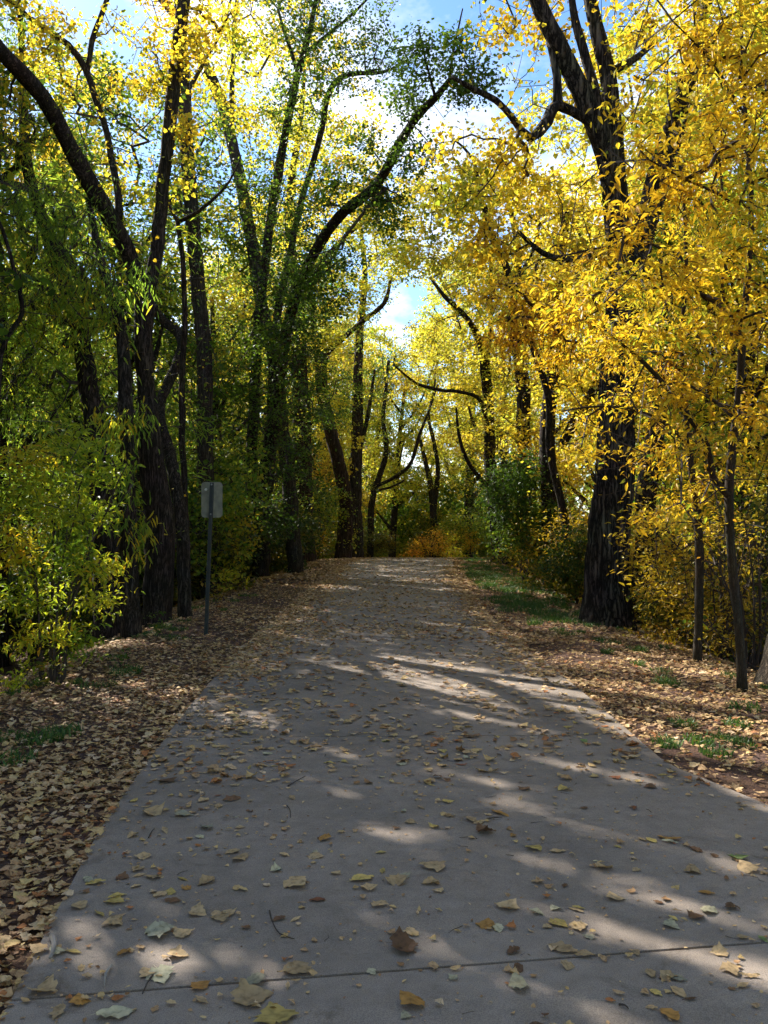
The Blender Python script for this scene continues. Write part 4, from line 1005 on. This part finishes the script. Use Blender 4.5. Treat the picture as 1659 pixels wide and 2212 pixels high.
# M-neighbour trunk behind
tQ = px_limb([(1395, 1330, 16.5, 60), (1400, 1200, 16.5, 50), (1395, 1050, 16.5, 42), (1415, 900, 17, 36), (1430, 700, 17.5, 30), (1440, 450, 18, 24)], True)
build_tree('cottonwood_tree', 'dark trunk close behind the massive cottonwood, on its right', 'tree', [tQ], 'bark_dark', [
    dict(mat='cotton', clusters=pc((1440, 600, 18, 120, 120, 120), (1450, 350, 18, 120, 120, 120), (1560, 480, 19, 110, 120, 100)), per=14, size=.09, tpl=RND)], sides=16, lumps=.03)
tR = px_limb([(1150, 1215, 29, 34), (1142, 1050, 29, 30), (1132, 930, 29, 30), (1130, 820, 29, 30), (1112, 680, 29, 22), (1120, 540, 29, 16), (1090, 400, 29, 8)], True)
build_tree('cottonwood_tree', 'straight dark trunk rising above the fresh green shrub', 'tree', [tR], 'bark_dark', [
    dict(mat='cotton', clusters=pc((1120, 620, 28, 110, 90, 90), (1060, 560, 28, 90, 70, 60), (1130, 780, 27, 80, 60, 60), (1090, 900, 27, 60, 60, 40), (1160, 960, 27, 60, 50, 40)), per=14, size=.095, tpl=RND, kind_hue=.6)], sides=14)
tR2 = px_limb([(1196, 1220, 23, 40), (1192, 1080, 23, 36), (1186, 930, 23, 34), (1198, 800, 23, 28), (1205, 640, 23, 22), (1225, 460, 23, 16)], True)
R2b = px_limb([(1215, 960, 22.8, 20), (1250, 900, 22.5, 24), (1285, 840, 22, 20), (1320, 760, 22, 12)])
build_tree('cottonwood_tree', 'dark trunk with a slanting limb, left of the massive cottonwood', 'tree', [tR2, R2b], 'bark_dark', [
    dict(mat='cotton', clusters=pc((1210, 640, 23, 90, 90, 90), (1240, 860, 22, 80, 70, 60), (1180, 760, 23, 70, 60, 40), (1230, 440, 23, 100, 90, 80)), per=14, size=.09, tpl=RND, kind_hue=.55)], sides=14)
# S: limb tree at the crest, right
tS = px_limb([(1088, 1205, 33, 52), (1072, 1120, 33, 30), (1058, 1010, 33, 26), (1056, 900, 33, 22), (1050, 820, 32.5, 22), (1040, 750, 32, 18), (1010, 690, 31, 12), (960, 640, 30, 9), (930, 600, 30, 6)], True)
S2 = px_limb([(1060, 1060, 33, 12), (1010, 1000, 32, 9), (990, 940, 31.5, 7), (985, 880, 31, 4)])
S3 = px_limb([(1056, 950, 33, 10), (1040, 870, 32, 9), (1000, 850, 31.5, 8), (950, 845, 31, 8), (900, 830, 30.5, 6), (850, 790, 30, 4)])
S4 = px_limb([(1050, 820, 32.5, 12), (1060, 700, 32.5, 9), (1060, 560, 32, 8), (1035, 480, 31.5, 7), (1000, 440, 31, 8), (960, 430, 30.5, 7), (930, 405, 30, 4)])
S5 = px_limb([(1058, 560, 32, 8), (1040, 460, 32, 7), (1000, 400, 31.5, 6), (960, 380, 31, 4)])
build_tree('cottonwood_tree', 'crooked tree at the crest right of the path, bare dark branches reaching left', 'tree', [tS, S2, S3, S4, S5], 'bark_dark', [
    dict(mat='cotton_far', clusters=pc((960, 560, 31, 90, 60, 90), (1040, 640, 31, 80, 60, 70), (950, 440, 31, 80, 60, 90), (1040, 380, 31, 90, 60, 70), (880, 520, 31, 60, 60, 40), (1020, 760, 32, 60, 50, 40)), per=14, size=.11, tpl=RND, kind_hue=.42),
    dict(mat='mixed', clusters=pc((960, 760, 31, 70, 60, 50), (1070, 830, 32, 50, 70, 60), (920, 700, 31, 60, 40, 24), (1050, 960, 33, 40, 60, 40), (860, 760, 31, 40, 50, 24)), per=13, size=.10, tpl=QD, kind_hue=.5)], sides=12)
# branch wood of the golden tree left of M (limbs seen against the leaves)
tU = px_limb([(1232, 1270, 20, 20), (1222, 1120, 20, 17), (1190, 980, 19.8, 16), (1185, 860, 19.5, 15), (1150, 740, 19.2, 15), (1110, 620, 19, 15), (1078, 540, 19, 14), (1062, 500, 19, 13), (1040, 430, 19, 11), (990, 400, 19, 8), (940, 410, 19, 4)], True)
build_tree('cottonwood_tree', 'slender tree left of the massive cottonwood whose crooked top shows in golden leaves', 'tree', [tU,
    px_limb([(1040, 430, 19, 9), (1020, 340, 19, 7), (980, 300, 19, 4)]), px_limb([(1110, 620, 19, 9), (1150, 540, 19, 9), (1165, 480, 19, 6)])], 'bark_dark', [
    dict(mat='cotton', clusters=pc((1040, 430, 19.5, 100, 80, 90), (1000, 560, 19.5, 90, 70, 70), (1120, 420, 19.5, 80, 80, 70), (960, 480, 19, 60, 60, 30)), per=11, size=.085, tpl=RND, kind_hue=.58)], sides=10)

# ------------------------------------------------------------------ shrubs one can pick out
def stems(bx, d, n, h, spread, r=.012):
    out = []
    z = float(H(bx, d)) - .08
    for i in range(n):
        a = R.random() * 6.283; q = spread * math.sqrt(R.random())
        x1, y1 = bx + q * math.cos(a), d + q * math.sin(a)
        P = np.array([[bx + .12 * q * math.cos(a), d + .12 * q * math.sin(a), z], [bx + q * .35 * math.cos(a), d + q * .35 * math.sin(a), z + h * .45], [x1, y1, z + h * R.uniform(.7, 1)]])
        C = catmull(P, .15); C[1:] += np.cumsum(R.normal(0, .012, C[1:].shape), 0); out.append((C, np.linspace(r, r * .35, len(C))))
    return out

def shrub_root(name, label, cat, limbs, org, crowns, group=None, twig='twig'):
    root = empty(name, org, label, cat, group); org = np.array(org, float)
    V, F, F2, o = [], [], [], 0
    for P, r in limbs:
        v, f, f2 = tube(P - org, r, 5, .06); V.append(v); F.append(f + o); F2.append(f2 + o); o += len(v)
    link('stems', raw_mesh('stems', np.vstack(V), [np.vstack(F), np.vstack(F2)], smoothed=True), M[twig], root)
    sk = skeleton(limbs)
    for c in crowns:
        c = dict(c); mat = c.pop('mat'); cl = c.pop('clusters')
        TV, TF, V, F, rnd = foliage(sk, cl, **c)
        link('twig_sprays', raw_mesh('twig_sprays', TV - org, TF), M[twig], root)
        if len(V): link('foliage', raw_mesh('foliage', V - org, F, rnd), M[mat], root)
    return root

bx, bd = at(110, 1450, 9.0)[0], 9.0
shrub_root('shrub', 'lime yellow leafy shrub at the left border in front of the dark trunks', 'shrub', stems(bx, bd, 9, 2.6, 1.0, .016), (bx, bd, float(H(bx, bd))), [
    dict(mat='lime', clusters=[(c, (r[0], min(.7, r[1]), r[2]), n) for c, r, n in pc((60, 1000, 8.6, 80, 40, 30), (170, 950, 8.6, 60, 40, 26), (200, 1020, 8.6, 60, 50, 34), (90, 1080, 8.6, 110, 60, 60), (190, 1110, 8.7, 60, 40, 30), (30, 1180, 8.5, 70, 60, 36),
          (150, 1200, 8.8, 90, 50, 34), (230, 1230, 8.8, 50, 30, 20), (60, 1280, 8.8, 90, 50, 34), (220, 1300, 8.9, 50, 40, 16), (100, 1370, 9, 110, 40, 30), (-60, 1100, 8.6, 70, 120, 50), (180, 1390, 8.9, 60, 40, 14), (20, 1450, 8.6, 50, 60, 12), (-50, 1300, 8.6, 60, 90, 26))],
         per=15, size=.082, tpl=LAN, spread=.16, flat=.40, droop=.35, tr=.002, kind_hue=.46, hue_var=.17)])
p = (at(1140, 1200, 23.3)[0], 23.3)
shrub_root('shrub', 'fresh green rounded shrub at the right edge of the verge near the crest', 'shrub', stems(p[0], p[1], 12, 3.2, 1.2, .02), (p[0], p[1], float(H(*p))), [
    dict(mat='viridian', clusters=pc((1095, 1090, 23, 55, 60, 110), (1140, 1030, 23, 60, 60, 120), (1180, 1100, 23, 60, 60, 120), (1115, 1160, 23, 65, 50, 110), (1190, 1190, 23, 55, 40, 90), (1075, 1040, 23.5, 30, 60, 40)), per=18, size=.09, tpl=QD, spread=.3, flat=.7, kind_hue=.5)])
p = (at(925, 1200, 45)[0], 45.0)
shrub_root('shrub', 'orange shrub glowing straight ahead where the path drops from sight', 'shrub', stems(p[0], p[1], 10, 1.8, 1.2, .02), (p[0], p[1], float(H(*p))), [
    dict(mat='orange', clusters=pc((925, 1185, 45, 45, 18, 50), (893, 1195, 44.6, 22, 12, 22), (968, 1190, 45, 22, 20, 24), (938, 1152, 45.5, 18, 16, 18), (910, 1165, 45, 18, 12, 14), (955, 1168, 45.3, 12, 14, 10)), per=13, size=.11, tpl=QD, spread=.34, hue_var=.28)])
# orange yellow low spray by the crest
p = (at(985, 1190, 42)[0], 43.5)
shrub_root('shrub', 'small yellow shrub touching the right side of the orange one', 'shrub', stems(p[0], p[1], 7, 1.2, .6, .015), (p[0], p[1], float(H(*p))), [
    dict(mat='lime', clusters=pc((985, 1195, 43, 28, 18, 36), (975, 1165, 44, 22, 22, 20)), per=14, size=.11, tpl=QD)])
# small weeds along the verges
def weed(px, py, h, mat, label, n=10, size=.07, tpl=OVL):
    p = ray_ground(px, py); d = p[1]; x = p[0]; z = float(H(x, d))
    cl = [((x, d, z + h * .6), (h * .6, h * .5, h * .45), n)]
    shrub_root('weed', label, 'plant', stems(x, d, 4, h, h * .5, .004), (x, d, z), [dict(mat=mat, clusters=cl, per=7, size=size, tpl=tpl, spread=.08, tr=.0015)], 'low leafy plants along the verges')
weed(1515, 1395, .55, 'viridian', 'green leafy plant at the foot of the second young ash', 12)
weed(1480, 1350, .5, 'viridian', 'light green seedling left of the second young ash', 8)
weed(1420, 1345, .5, 'olive', 'olive plant right of the massive trunk foot', 8)
weed(500, 1285, .7, 'lime', 'yellow green plant right of the sign post', 14, .09)
weed(470, 1310, .5, 'olive', 'dark weed just behind the sign post', 10)
weed(340, 1360, .35, 'viridian', 'small green weed on the leaves left of the sign', 8, .05)
weed(265, 1440, .25, 'viridian', 'tiny green weed at the left verge', 6, .05)
weed(620, 1225, .9, 'olive', 'low olive bush at the foot of the thick reddish trunk', 16, .1)
weed(1395, 1250, .6, 'lime', 'small yellow sapling behind the massive trunk', 10)
weed(100, 1480, .35, 'olive', 'dull weed below the lime yellow shrub', 8, .06)

# ------------------------------------------------------------------ woods: a few kinds, copied
def variant_tree(h, lean, crown_r, crown_lo, n_cl, mat, tpl, size, per, nodes, bark, seed, r0=.28, org=None):
    """A tree at the origin: trunk, limbs, branches, crown."""
    global R, FO
    keep = R; R = np.random.default_rng(seed)
    if org is not None: FO = np.array([org[0], org[1], float(H(*org)) - .1])
    top = np.array([lean[0], lean[1], h * .8])
    P = catmull([[0, 0, -.5, r0 * 1.3], [0, 0, .3, r0 * 1.05], [top[0] * .2, top[1] * .2, h * .25, r0 * .85], [top[0] * .55, top[1] * .55, h * .55, r0 * .6], [*top, r0 * .25]], .5)
    limbs = [(P[:, :3], P[:, 3])]
    cl = []
    for i in range(n_cl):
        t = crown_lo + (1 - crown_lo) * (i + .5) / n_cl
        a = i * 2.4 + R.random(); rr = crown_r * (1 - .5 * abs(t - .6)) * R.uniform(.45, .95)
        j = min(len(P) - 1, int(len(P) * min(.95, t * .85)))
        s = P[j, :3]; e = np.array([top[0] * t + rr * math.cos(a), top[1] * t + rr * math.sin(a), h * t])
        if i % 2 == 0:
            mid = (s + e) / 2 + np.array([0, 0, -.05 * h * R.random()]) + R.normal(0, .25, 3)
            C = catmull([[*s, P[j, 3] * .55], [*mid, P[j, 3] * .4], [*e, .03]], .5); limbs.append((C[:, :3], C[:, 3]))
        q = crown_r * R.uniform(.34, .55)
        cl.append((e, (q, q, q * .75), int(nodes / n_cl)))
    root = build_tree('tree', 'x', 'tree', limbs, bark, [dict(mat=mat, clusters=cl, per=per, size=size, tpl=tpl, spread=.4, flat=.9, droop=.3, tr=.006)], sides=8, base=(0, 0, 0), fuzz=0)
    if org is not None: root.location = [float(v) for v in FO]
    FO = np.zeros(3)
    R = keep
    return root
VT = dict(
    cot1=variant_tree(20, (1, 1), 4.6, .32, 20, 'cotton_far', RND, .13, 24, 1000, 'bark_grey', 1, .35),
    cot2=variant_tree(17, (-1.4, .5), 4.2, .28, 18, 'cotton_far', RND, .13, 24, 900, 'bark_grey', 2, .3),
    grn1=variant_tree(12, (.8, -.4), 3.4, .16, 20, 'mixed', QD, .12, 24, 900, 'bark_dark', 3, .2),
    grn2=variant_tree(14, (-1, .8), 3.4, .20, 20, 'elm', QD, .11, 24, 950, 'bark_dark', 4, .22),
    wil1=variant_tree(10, (1.2, 0), 3.4, .16, 18, 'willow', WIL, .2, 24, 850, 'bark_dark', 5, .2),
    gld1=variant_tree(8, (.5, .5), 2.8, .14, 16, 'cotton', QD, .11, 22, 700, 'bark_dark', 6, .12),
)
PRIMARY = set()
LBL = dict(cot1='tall golden crowned cottonwood', cot2='golden cottonwood with a leaning trunk', grn1='green and gold leafed tree', grn2='dark green leafed tree', wil1='green willow', gld1='small gold leafed tree')
NM = dict(cot1='cottonwood_tree', cot2='cottonwood_tree', grn1='woodland_tree', grn2='elm_tree', wil1='willow_tree', gld1='woodland_tree')
def plant(kind, x, d, s, where, rz=None):
    src = VT[kind]
    if kind in PRIMARY: o = copy_tree(src)
    else: o = src; PRIMARY.add(kind)
    o.name = NM[kind]
    o.location = (x, d, float(H(x, d)) - .1); o.rotation_euler = (0, 0, random.uniform(0, 6.283) if rz is None else rz)
    o.scale = (s, s, s * random.uniform(.92, 1.08))
    tag(o, '%s in the crowded woods %s' % (LBL[kind], where), 'tree', 'background trees %s' % where)
    return o

def solo(kind, x, d, h, cr, seed, label, group, mat, tpl, size, per=24, nodes=800, lo=.25, n_cl=18):
    o = variant_tree(h, (R.uniform(-.8, .8), R.uniform(-.8, .8)), cr, lo, n_cl, mat, tpl, size, per, nodes, 'bark_dark', seed, .02 * h, org=(x, d))
    o.name = kind; tag(o, label, 'tree', group)
PLACED = []
def free(x, d, r):
    return all((x - a) ** 2 + (d - b) ** 2 > r * r for a, b in PLACED)
def az_ok(x, d, tall):
    if d < 2: return True
    a = math.degrees(math.atan2(x, d))
    if -23 < a < -15.5 and tall / d > math.tan(math.radians(19)): return False     # open sky at the upper left
    if .8 < a < 4.2 and d > 44 and tall / d > .06: return False                     # the light gap over the crest
    if 3.5 < a < 9.5 and tall / d > math.tan(math.radians(22)): return False      # blue gap
    return True
TALL = dict(cot1=20, cot2=17, grn1=12, grn2=14, wil1=10, gld1=8)
def fill(n, kinds, xr, dr, where, gap=3.6, smin=.8, smax=1.15):
    k = 0; tries = 0
    while k < n and tries < n * 60:
        tries += 1
        x = random.uniform(*xr); d = random.uniform(*dr); kind = random.choice(kinds); s = random.uniform(smin, smax)
        off = abs(x - float(centre(d)))
        if off < 5.2 or not free(x, d, gap) or not az_ok(x, d, TALL[kind] * s): continue
        if (x * x + d * d) < 49: continue
        PLACED.append((x, d)); plant(kind, x, d, s, where); k += 1
# hand placed behind the picked-out trees
for (kd, px, d, s, wh_) in (('grn1', 700, 58, 1.3, 'far left beyond the crest'), ('grn2', 790, 64, 1.2, 'straight ahead beyond the crest'), ('grn1', 745, 72, 1.5, 'far left beyond the crest'), ('cot2', 845, 58, .9, 'straight ahead beyond the crest'), ('grn1', 880, 74, .5, 'straight ahead beyond the crest'), ('cot2', 1040, 74, 1.1, 'far right beyond the crest'), ('grn2', 1060, 56, .9, 'right of the path'), ('cot1', 600, 50, .95, 'left of the path'), ('cot1', 540, 60, 1.0, 'far left beyond the crest'),
        ('cot1', 1010, 60, 1.05, 'far right beyond the crest'), ('cot1', 1095, 50, 1.0, 'right of the path'), ('cot2', 1180, 42, 1.0, 'right of the path'), ('cot2', 470, 44, .8, 'left of the path'), ('cot1', 760, 84, 1.2, 'far left beyond the crest'),
        ('cot2', 650, 44, 1.0, 'left of the path'), ('grn2', 560, 36, .9, 'left of the path'), ('grn2', 700, 52, .9, 'left of the path'), ('grn2', 480, 33, .9, 'left of the path'), ('cot1', 400, 40, .75, 'left of the path'), ('grn1', 860, 66, .7, 'straight ahead beyond the crest'),
        ('cot2', 1280, 34, .95, 'right of the path'), ('cot1', 1400, 30, .9, 'right of the path'), ('cot1', 1560, 26, .85, 'right of the path')):
    x_ = (px - CX) / FPX * d; PLACED.append((x_, d)); plant(kd, x_, d, s, wh_)
SPEC = dict(wil1=('willow_tree', 10, 3.4, 'willow', WIL, .2), grn2=('elm_tree', 13, 3.4, 'elm', QD, .12), grn1=('woodland_tree', 12, 3.4, 'mixed', QD, .12))
for i_, (kd, x, d) in enumerate((('wil1', -7.6, 17.2), ('grn2', -6.4, 22), ('grn1', -9.8, 22.5), ('grn2', -7.6, 26.5), ('grn1', -11.5, 28.5), ('grn1', -5.6, 29.5))):
    nm_, h_, cr_, mt_, tp_, sz_ = SPEC[kd]; PLACED.append((x, d))
    solo(nm_, x, d, h_ * random.uniform(.9, 1.1), cr_, 300 + i_, '%s in the crowded woods left of the path' % LBL[kd], 'background trees left of the path', mt_, tp_, sz_)
fill(11, ['grn1', 'cot2', 'wil1'], (-26, -6), (30, 54), 'left of the path', 3.6)
fill(9, ['cot1', 'cot2', 'grn1'], (-34, -4), (50, 90), 'far left beyond the crest', 5)
fill(9, ['gld1', 'grn1', 'gld1', 'cot2'], (6.5, 16), (12, 30), 'right of the path', 2.8)
fill(11, ['cot1', 'cot2', 'gld1', 'grn1'], (6, 28), (26, 56), 'right of the path', 3.6)
fill(12, ['cot1', 'cot2', 'cot2', 'grn1'], (4, 40), (55, 95), 'far right beyond the crest', 5)
fill(5, ['gld1'], (-3, 6), (62, 95), 'straight ahead beyond the crest', 3)
fill(8, ['grn1', 'cot2', 'gld1'], (-7, 2.5), (52, 90), 'straight ahead beyond the crest', 4)
# dense elms added out of frame to shade the near path
for i_, (x, d, h, cr) in enumerate(((-10, 12.6, 10.5, 3.3), (-7.8, 8.8, 11, 3.2), (-11.6, 11.2, 12, 4), (-10.5, 6, 10, 3.4), (-7.2, 7.4, 9, 2.8), (-7.7, 11.6, 10.5, 2.4), (-10.3, 17.8, 14, 2.4), (-8.4, 13.8, 14, 2.8))):
    solo('elm_tree', x, d, h, cr, 200 + i_, 'dense green elm added beside the camera to shade the path', 'dense elms added to shade the path', 'elm', OVL, .14, 38, 1150, lo=(.3 if i_ < 5 else (.6 if i_ == 5 else .7)))
for (k, x, d, s) in (('grn2', -8, 2.5, .9), ('cot2', 7, -3, .8), ('grn1', -6.5, -6, .9), ('cot1', 10, 5, .7), ('grn1', 0, -9, 1.0)):  # more unseen trees, added to dim the sky light around the camera
    plant(k, x, d, s, 'added for shade around the camera')

# understory shrubs
def variant_shrub(h, w, mat, tpl, size, per, nodes, seed):
    global R
    keep = R; R = np.random.default_rng(seed)
    st = []
    for i in range(9):
        a = R.random() * 6.283; q = w * math.sqrt(R.random())
        C = catmull([[.1 * q, .1 * q, -.3], [q * .4 * math.cos(a), q * .4 * math.sin(a), h * .4], [q * math.cos(a), q * math.sin(a), h * R.uniform(.6, 1)]], .3)
        st.append((C, np.linspace(.02, .006, len(C))))
    cl = []
    for i in range(9):
        a = R.random() * 6.283; q = w * .8 * math.sqrt(R.random()); z = h * R.uniform(.15, .85)
        cl.append(((q * math.cos(a), q * math.sin(a), z), (w * .5, w * .5, h * .24), nodes // 9))
    root = shrub_root('shrub', 'x', 'shrub', st, (0, 0, 0), [dict(mat=mat, clusters=cl, per=per, size=size, tpl=tpl, spread=.25, flat=.8, tr=.003)])
    R = keep
    return root
VS = dict(
    olive=variant_shrub(2.6, 1.4, 'olive', QD, .10, 14, 420, 21),
    dark=variant_shrub(2.2, 1.5, 'under', QD, .10, 14, 420, 22),
    green=variant_shrub(3.2, 1.5, 'mixed', QD, .10, 14, 460, 23),
    gold=variant_shrub(2.8, 1.4, 'bronze', LAN, .10, 10, 340, 24),
    bare=variant_shrub(2.4, 1.2, 'olive', QD, .05, 2, 420, 25),
)
SL = dict(olive='olive brown understory shrub', dark='dull dark green understory shrub', green='tall green and gold understory shrub', gold='golden leafed understory shrub', bare='nearly leafless twiggy shrub')
usedS = set(); SP = []
def put_shrub(kind, x, d, s, where):
    src = VS[kind]
    if kind in usedS: o = copy_tree(src)
    else: o = src; usedS.add(kind)
    o.name = 'shrub'; o.location = (x, d, float(H(x, d)) - .05); o.rotation_euler = (0, 0, random.uniform(0, 6.283)); o.scale = (s, s, s * random.uniform(.85, 1.2))
    tag(o, '%s under the trees %s' % (SL[kind], where), 'shrub', 'understory shrubs %s' % where)
def fill_s(n, kinds, side, dr, orr, where, gap=1.5, smin=.7, smax=1.25):
    k = t = 0
    while k < n and t < n * 50:
        t += 1
        d = random.uniform(*dr); x = float(centre(d)) + side * random.uniform(*orr)
        if any((x - a) ** 2 + (d - b) ** 2 < gap * gap for a, b in SP): continue
        SP.append((x, d)); put_shrub(random.choice(kinds), x, d, random.uniform(smin, smax), where); k += 1
fill_s(16, ['dark', 'dark', 'olive', 'green'], -1, (15, 34), (5.3, 10), 'left of the path', 1.4, .7, 1.1)
fill_s(14, ['dark', 'green', 'olive'], -1, (10, 24), (8, 16), 'left of the path', 1.8)
fill_s(18, ['dark', 'olive', 'green'], -1, (30, 60), (4.6, 22), 'left of the path', 2.2)
fill_s(16, ['dark', 'dark', 'green'], -1, (18, 44), (4.5, 8), 'left of the path', 1.0, 1.1, 1.5)
fill_s(14, ['olive', 'gold', 'dark', 'gold'], 1, (16, 34), (5.6, 9), 'right of the path', 1.3, .7, 1.1)
fill_s(16, ['gold', 'olive', 'gold', 'bare', 'dark'], 1, (9.5, 24), (7.2, 14), 'right of the path', 1.7)
for (px, d, kd, sc_) in ((1240, 18.5, 'olive', .7), (1290, 19, 'olive', .8), (1215, 22.5, 'gold', .8), (1450, 16.5, 'gold', .8), (1500, 12.4, 'olive', .55), (1560, 11.6, 'gold', .85), (1640, 11, 'bare', 1.0), (1590, 12.8, 'bare', 1.1),
        (1250, 23, 'gold', 1.2), (1340, 20, 'gold', 1.1), (1460, 17, 'gold', 1.1), (1560, 15, 'bare', 1.2), (1640, 14, 'olive', 1.2), (1300, 27, 'gold', 1.3), (1165, 29, 'olive', 1.1)):
    x_ = (px - CX) / FPX * d; SP.append((x_, d)); put_shrub(kd, x_, d, sc_, 'right of the path')
fill_s(6, ['bare'], 1, (10, 15), (4.4, 7.5), 'right of the path', 1.1, .6, .9)
fill_s(14, ['gold', 'olive', 'green'], 1, (32, 60), (4.8, 24), 'right of the path', 2.2)
for (x, d, s_) in ((2.4, 60, 2.1), (4.6, 63, 2.2), (.2, 64, 1.8), (6.6, 66, 2.2), (3.4, 70, 2.4)):
    put_shrub('green', x, d, s_, 'straight ahead beyond the crest')
for (x, d, kd) in ((2.9, 56, 'olive'), (4.6, 58, 'dark'), (1.2, 66, 'green'), (6.2, 54, 'green'), (3.9, 68, 'green'), (2.6, 80, 'green'), (-1.5, 55, 'olive'), (1, 60, 'green'), (4.2, 64, 'gold'), (-4, 58, 'dark'), (3.2, 72, 'olive'), (0, 74, 'gold'), (6, 78, 'gold'), (-3, 72, 'green'), (5.2, 52, 'green')):
    put_shrub(kd, x, d, 1.2, 'straight ahead beyond the crest')

# far woodland that reads as one mass on every side
def far_woods():
    n = 40000
    a = R.random(n) * 6.283; rr = R.uniform(92, 135, n)
    X = rr * np.sin(a); D = rr * np.cos(a) + 10
    z = H(X, D) + 14 * R.random(n) ** .9 * (.55 + .45 * wav(X, D, .12)) * np.where((np.abs(np.degrees(np.arctan2(X, D)) - 3.2) < 1.3) & (D > 0), .7, 1)
    P = np.stack([X, D, z], -1)
    V, F, k = place_leaves(QD, P, R.normal(0, 1, (n, 3)), R.normal(0, 1, (n, 3)), R.uniform(.8, 1.7, n))
    hue = np.clip(.5 + .3 * wav(X, D, .09) + R.normal(0, .15, n), .01, .99)
    tag(link('distant_woods', raw_mesh('distant_woods', V, F, np.repeat(hue, k)), M['mixed']), 'distant green and gold woodland seen through the trunks', 'woods', kind='stuff')
far_woods()

# ------------------------------------------------------------------ light, sky, camera
sd = Vector((math.sin(AZ) * math.cos(EL), math.cos(AZ) * math.cos(EL), math.sin(EL)))
sl = bpy.data.lights.new('sun', 'SUN'); sl.energy = 4.9; sl.angle = math.radians(.42); sl.color = (1, .95, .86)
so = bpy.data.objects.new('sun', sl); COL.objects.link(so); so.rotation_euler = sd.to_track_quat('Z', 'Y').to_euler(); so.location = (0, 0, 40)
w = bpy.data.worlds.new('World'); SC.world = w; w.use_nodes = True; nt = w.node_tree
bg = nt.nodes['Background']; sky = nt.nodes.new('ShaderNodeTexSky'); sky.sky_type = 'NISHITA'; sky.sun_disc = False
sky.sun_elevation = EL; sky.sun_rotation = AZ; sky.altitude = 1600; sky.air_density = 1.0; sky.dust_density = 1.0; sky.ozone_density = 1.0
tcw = nt.nodes.new('ShaderNodeTexCoord'); nzw = nt.nodes.new('ShaderNodeTexNoise'); nzw.inputs['Scale'].default_value = 2.6; nzw.inputs['Detail'].default_value = 7; nzw.inputs['Roughness'].default_value = .62
mpw = nt.nodes.new('ShaderNodeMapping'); mpw.inputs['Location'].default_value = (.6, 2.3, 1.1); mpw.inputs['Scale'].default_value = (1, 1, 1.8)
nt.links.new(tcw.outputs['Generated'], mpw.inputs[0]); nt.links.new(mpw.outputs[0], nzw.inputs['Vector'])
rw = nt.nodes.new('ShaderNodeMapRange'); rw.inputs['From Min'].default_value = .49; rw.inputs['From Max'].default_value = .67; nt.links.new(nzw.outputs['Fac'], rw.inputs[0])
hb = nt.nodes.new('ShaderNodeHueSaturation'); hb.inputs['Saturation'].default_value = 1.2; hb.inputs['Value'].default_value = .85
hc = nt.nodes.new('ShaderNodeHueSaturation'); hc.inputs['Saturation'].default_value = .1; hc.inputs['Value'].default_value = 1.05
mw = nt.nodes.new('ShaderNodeMix'); mw.data_type = 'RGBA'
nt.links.new(sky.outputs[0], hb.inputs['Color']); nt.links.new(sky.outputs[0], hc.inputs['Color'])
nt.links.new(rw.outputs[0], mw.inputs[0]); nt.links.new(hb.outputs[0], mw.inputs[6]); nt.links.new(hc.outputs[0], mw.inputs[7])
nt.links.new(mw.outputs[2], bg.inputs[0]); bg.inputs[1].default_value = .13

cam = bpy.data.cameras.new('camera'); co = bpy.data.objects.new('camera', cam); COL.objects.link(co)
cam.sensor_fit = 'VERTICAL'; cam.sensor_height = 24; cam.lens = 24 * FPX / 2212; cam.clip_end = 1500; cam.clip_start = .05
co.location = (0, 0, EYE); co.rotation_euler = (math.radians(90) + PITCH, 0, 0)
SC.camera = co
SC.view_settings.view_transform = 'Standard'; SC.view_settings.look = 'None'; SC.view_settings.exposure = 1.5; SC.view_settings.gamma = 1
cy = SC.cycles
cy.max_bounces = 5; cy.diffuse_bounces = 3; cy.transmission_bounces = 3; cy.glossy_bounces = 1; cy.transparent_max_bounces = 4
cy.use_denoising = True
cy.sample_clamp_indirect = 6
cy.use_adaptive_sampling = True; cy.adaptive_threshold = .03
print('objects', len(bpy.data.objects), 'polys', sum(len(m.polygons) for m in bpy.data.meshes))
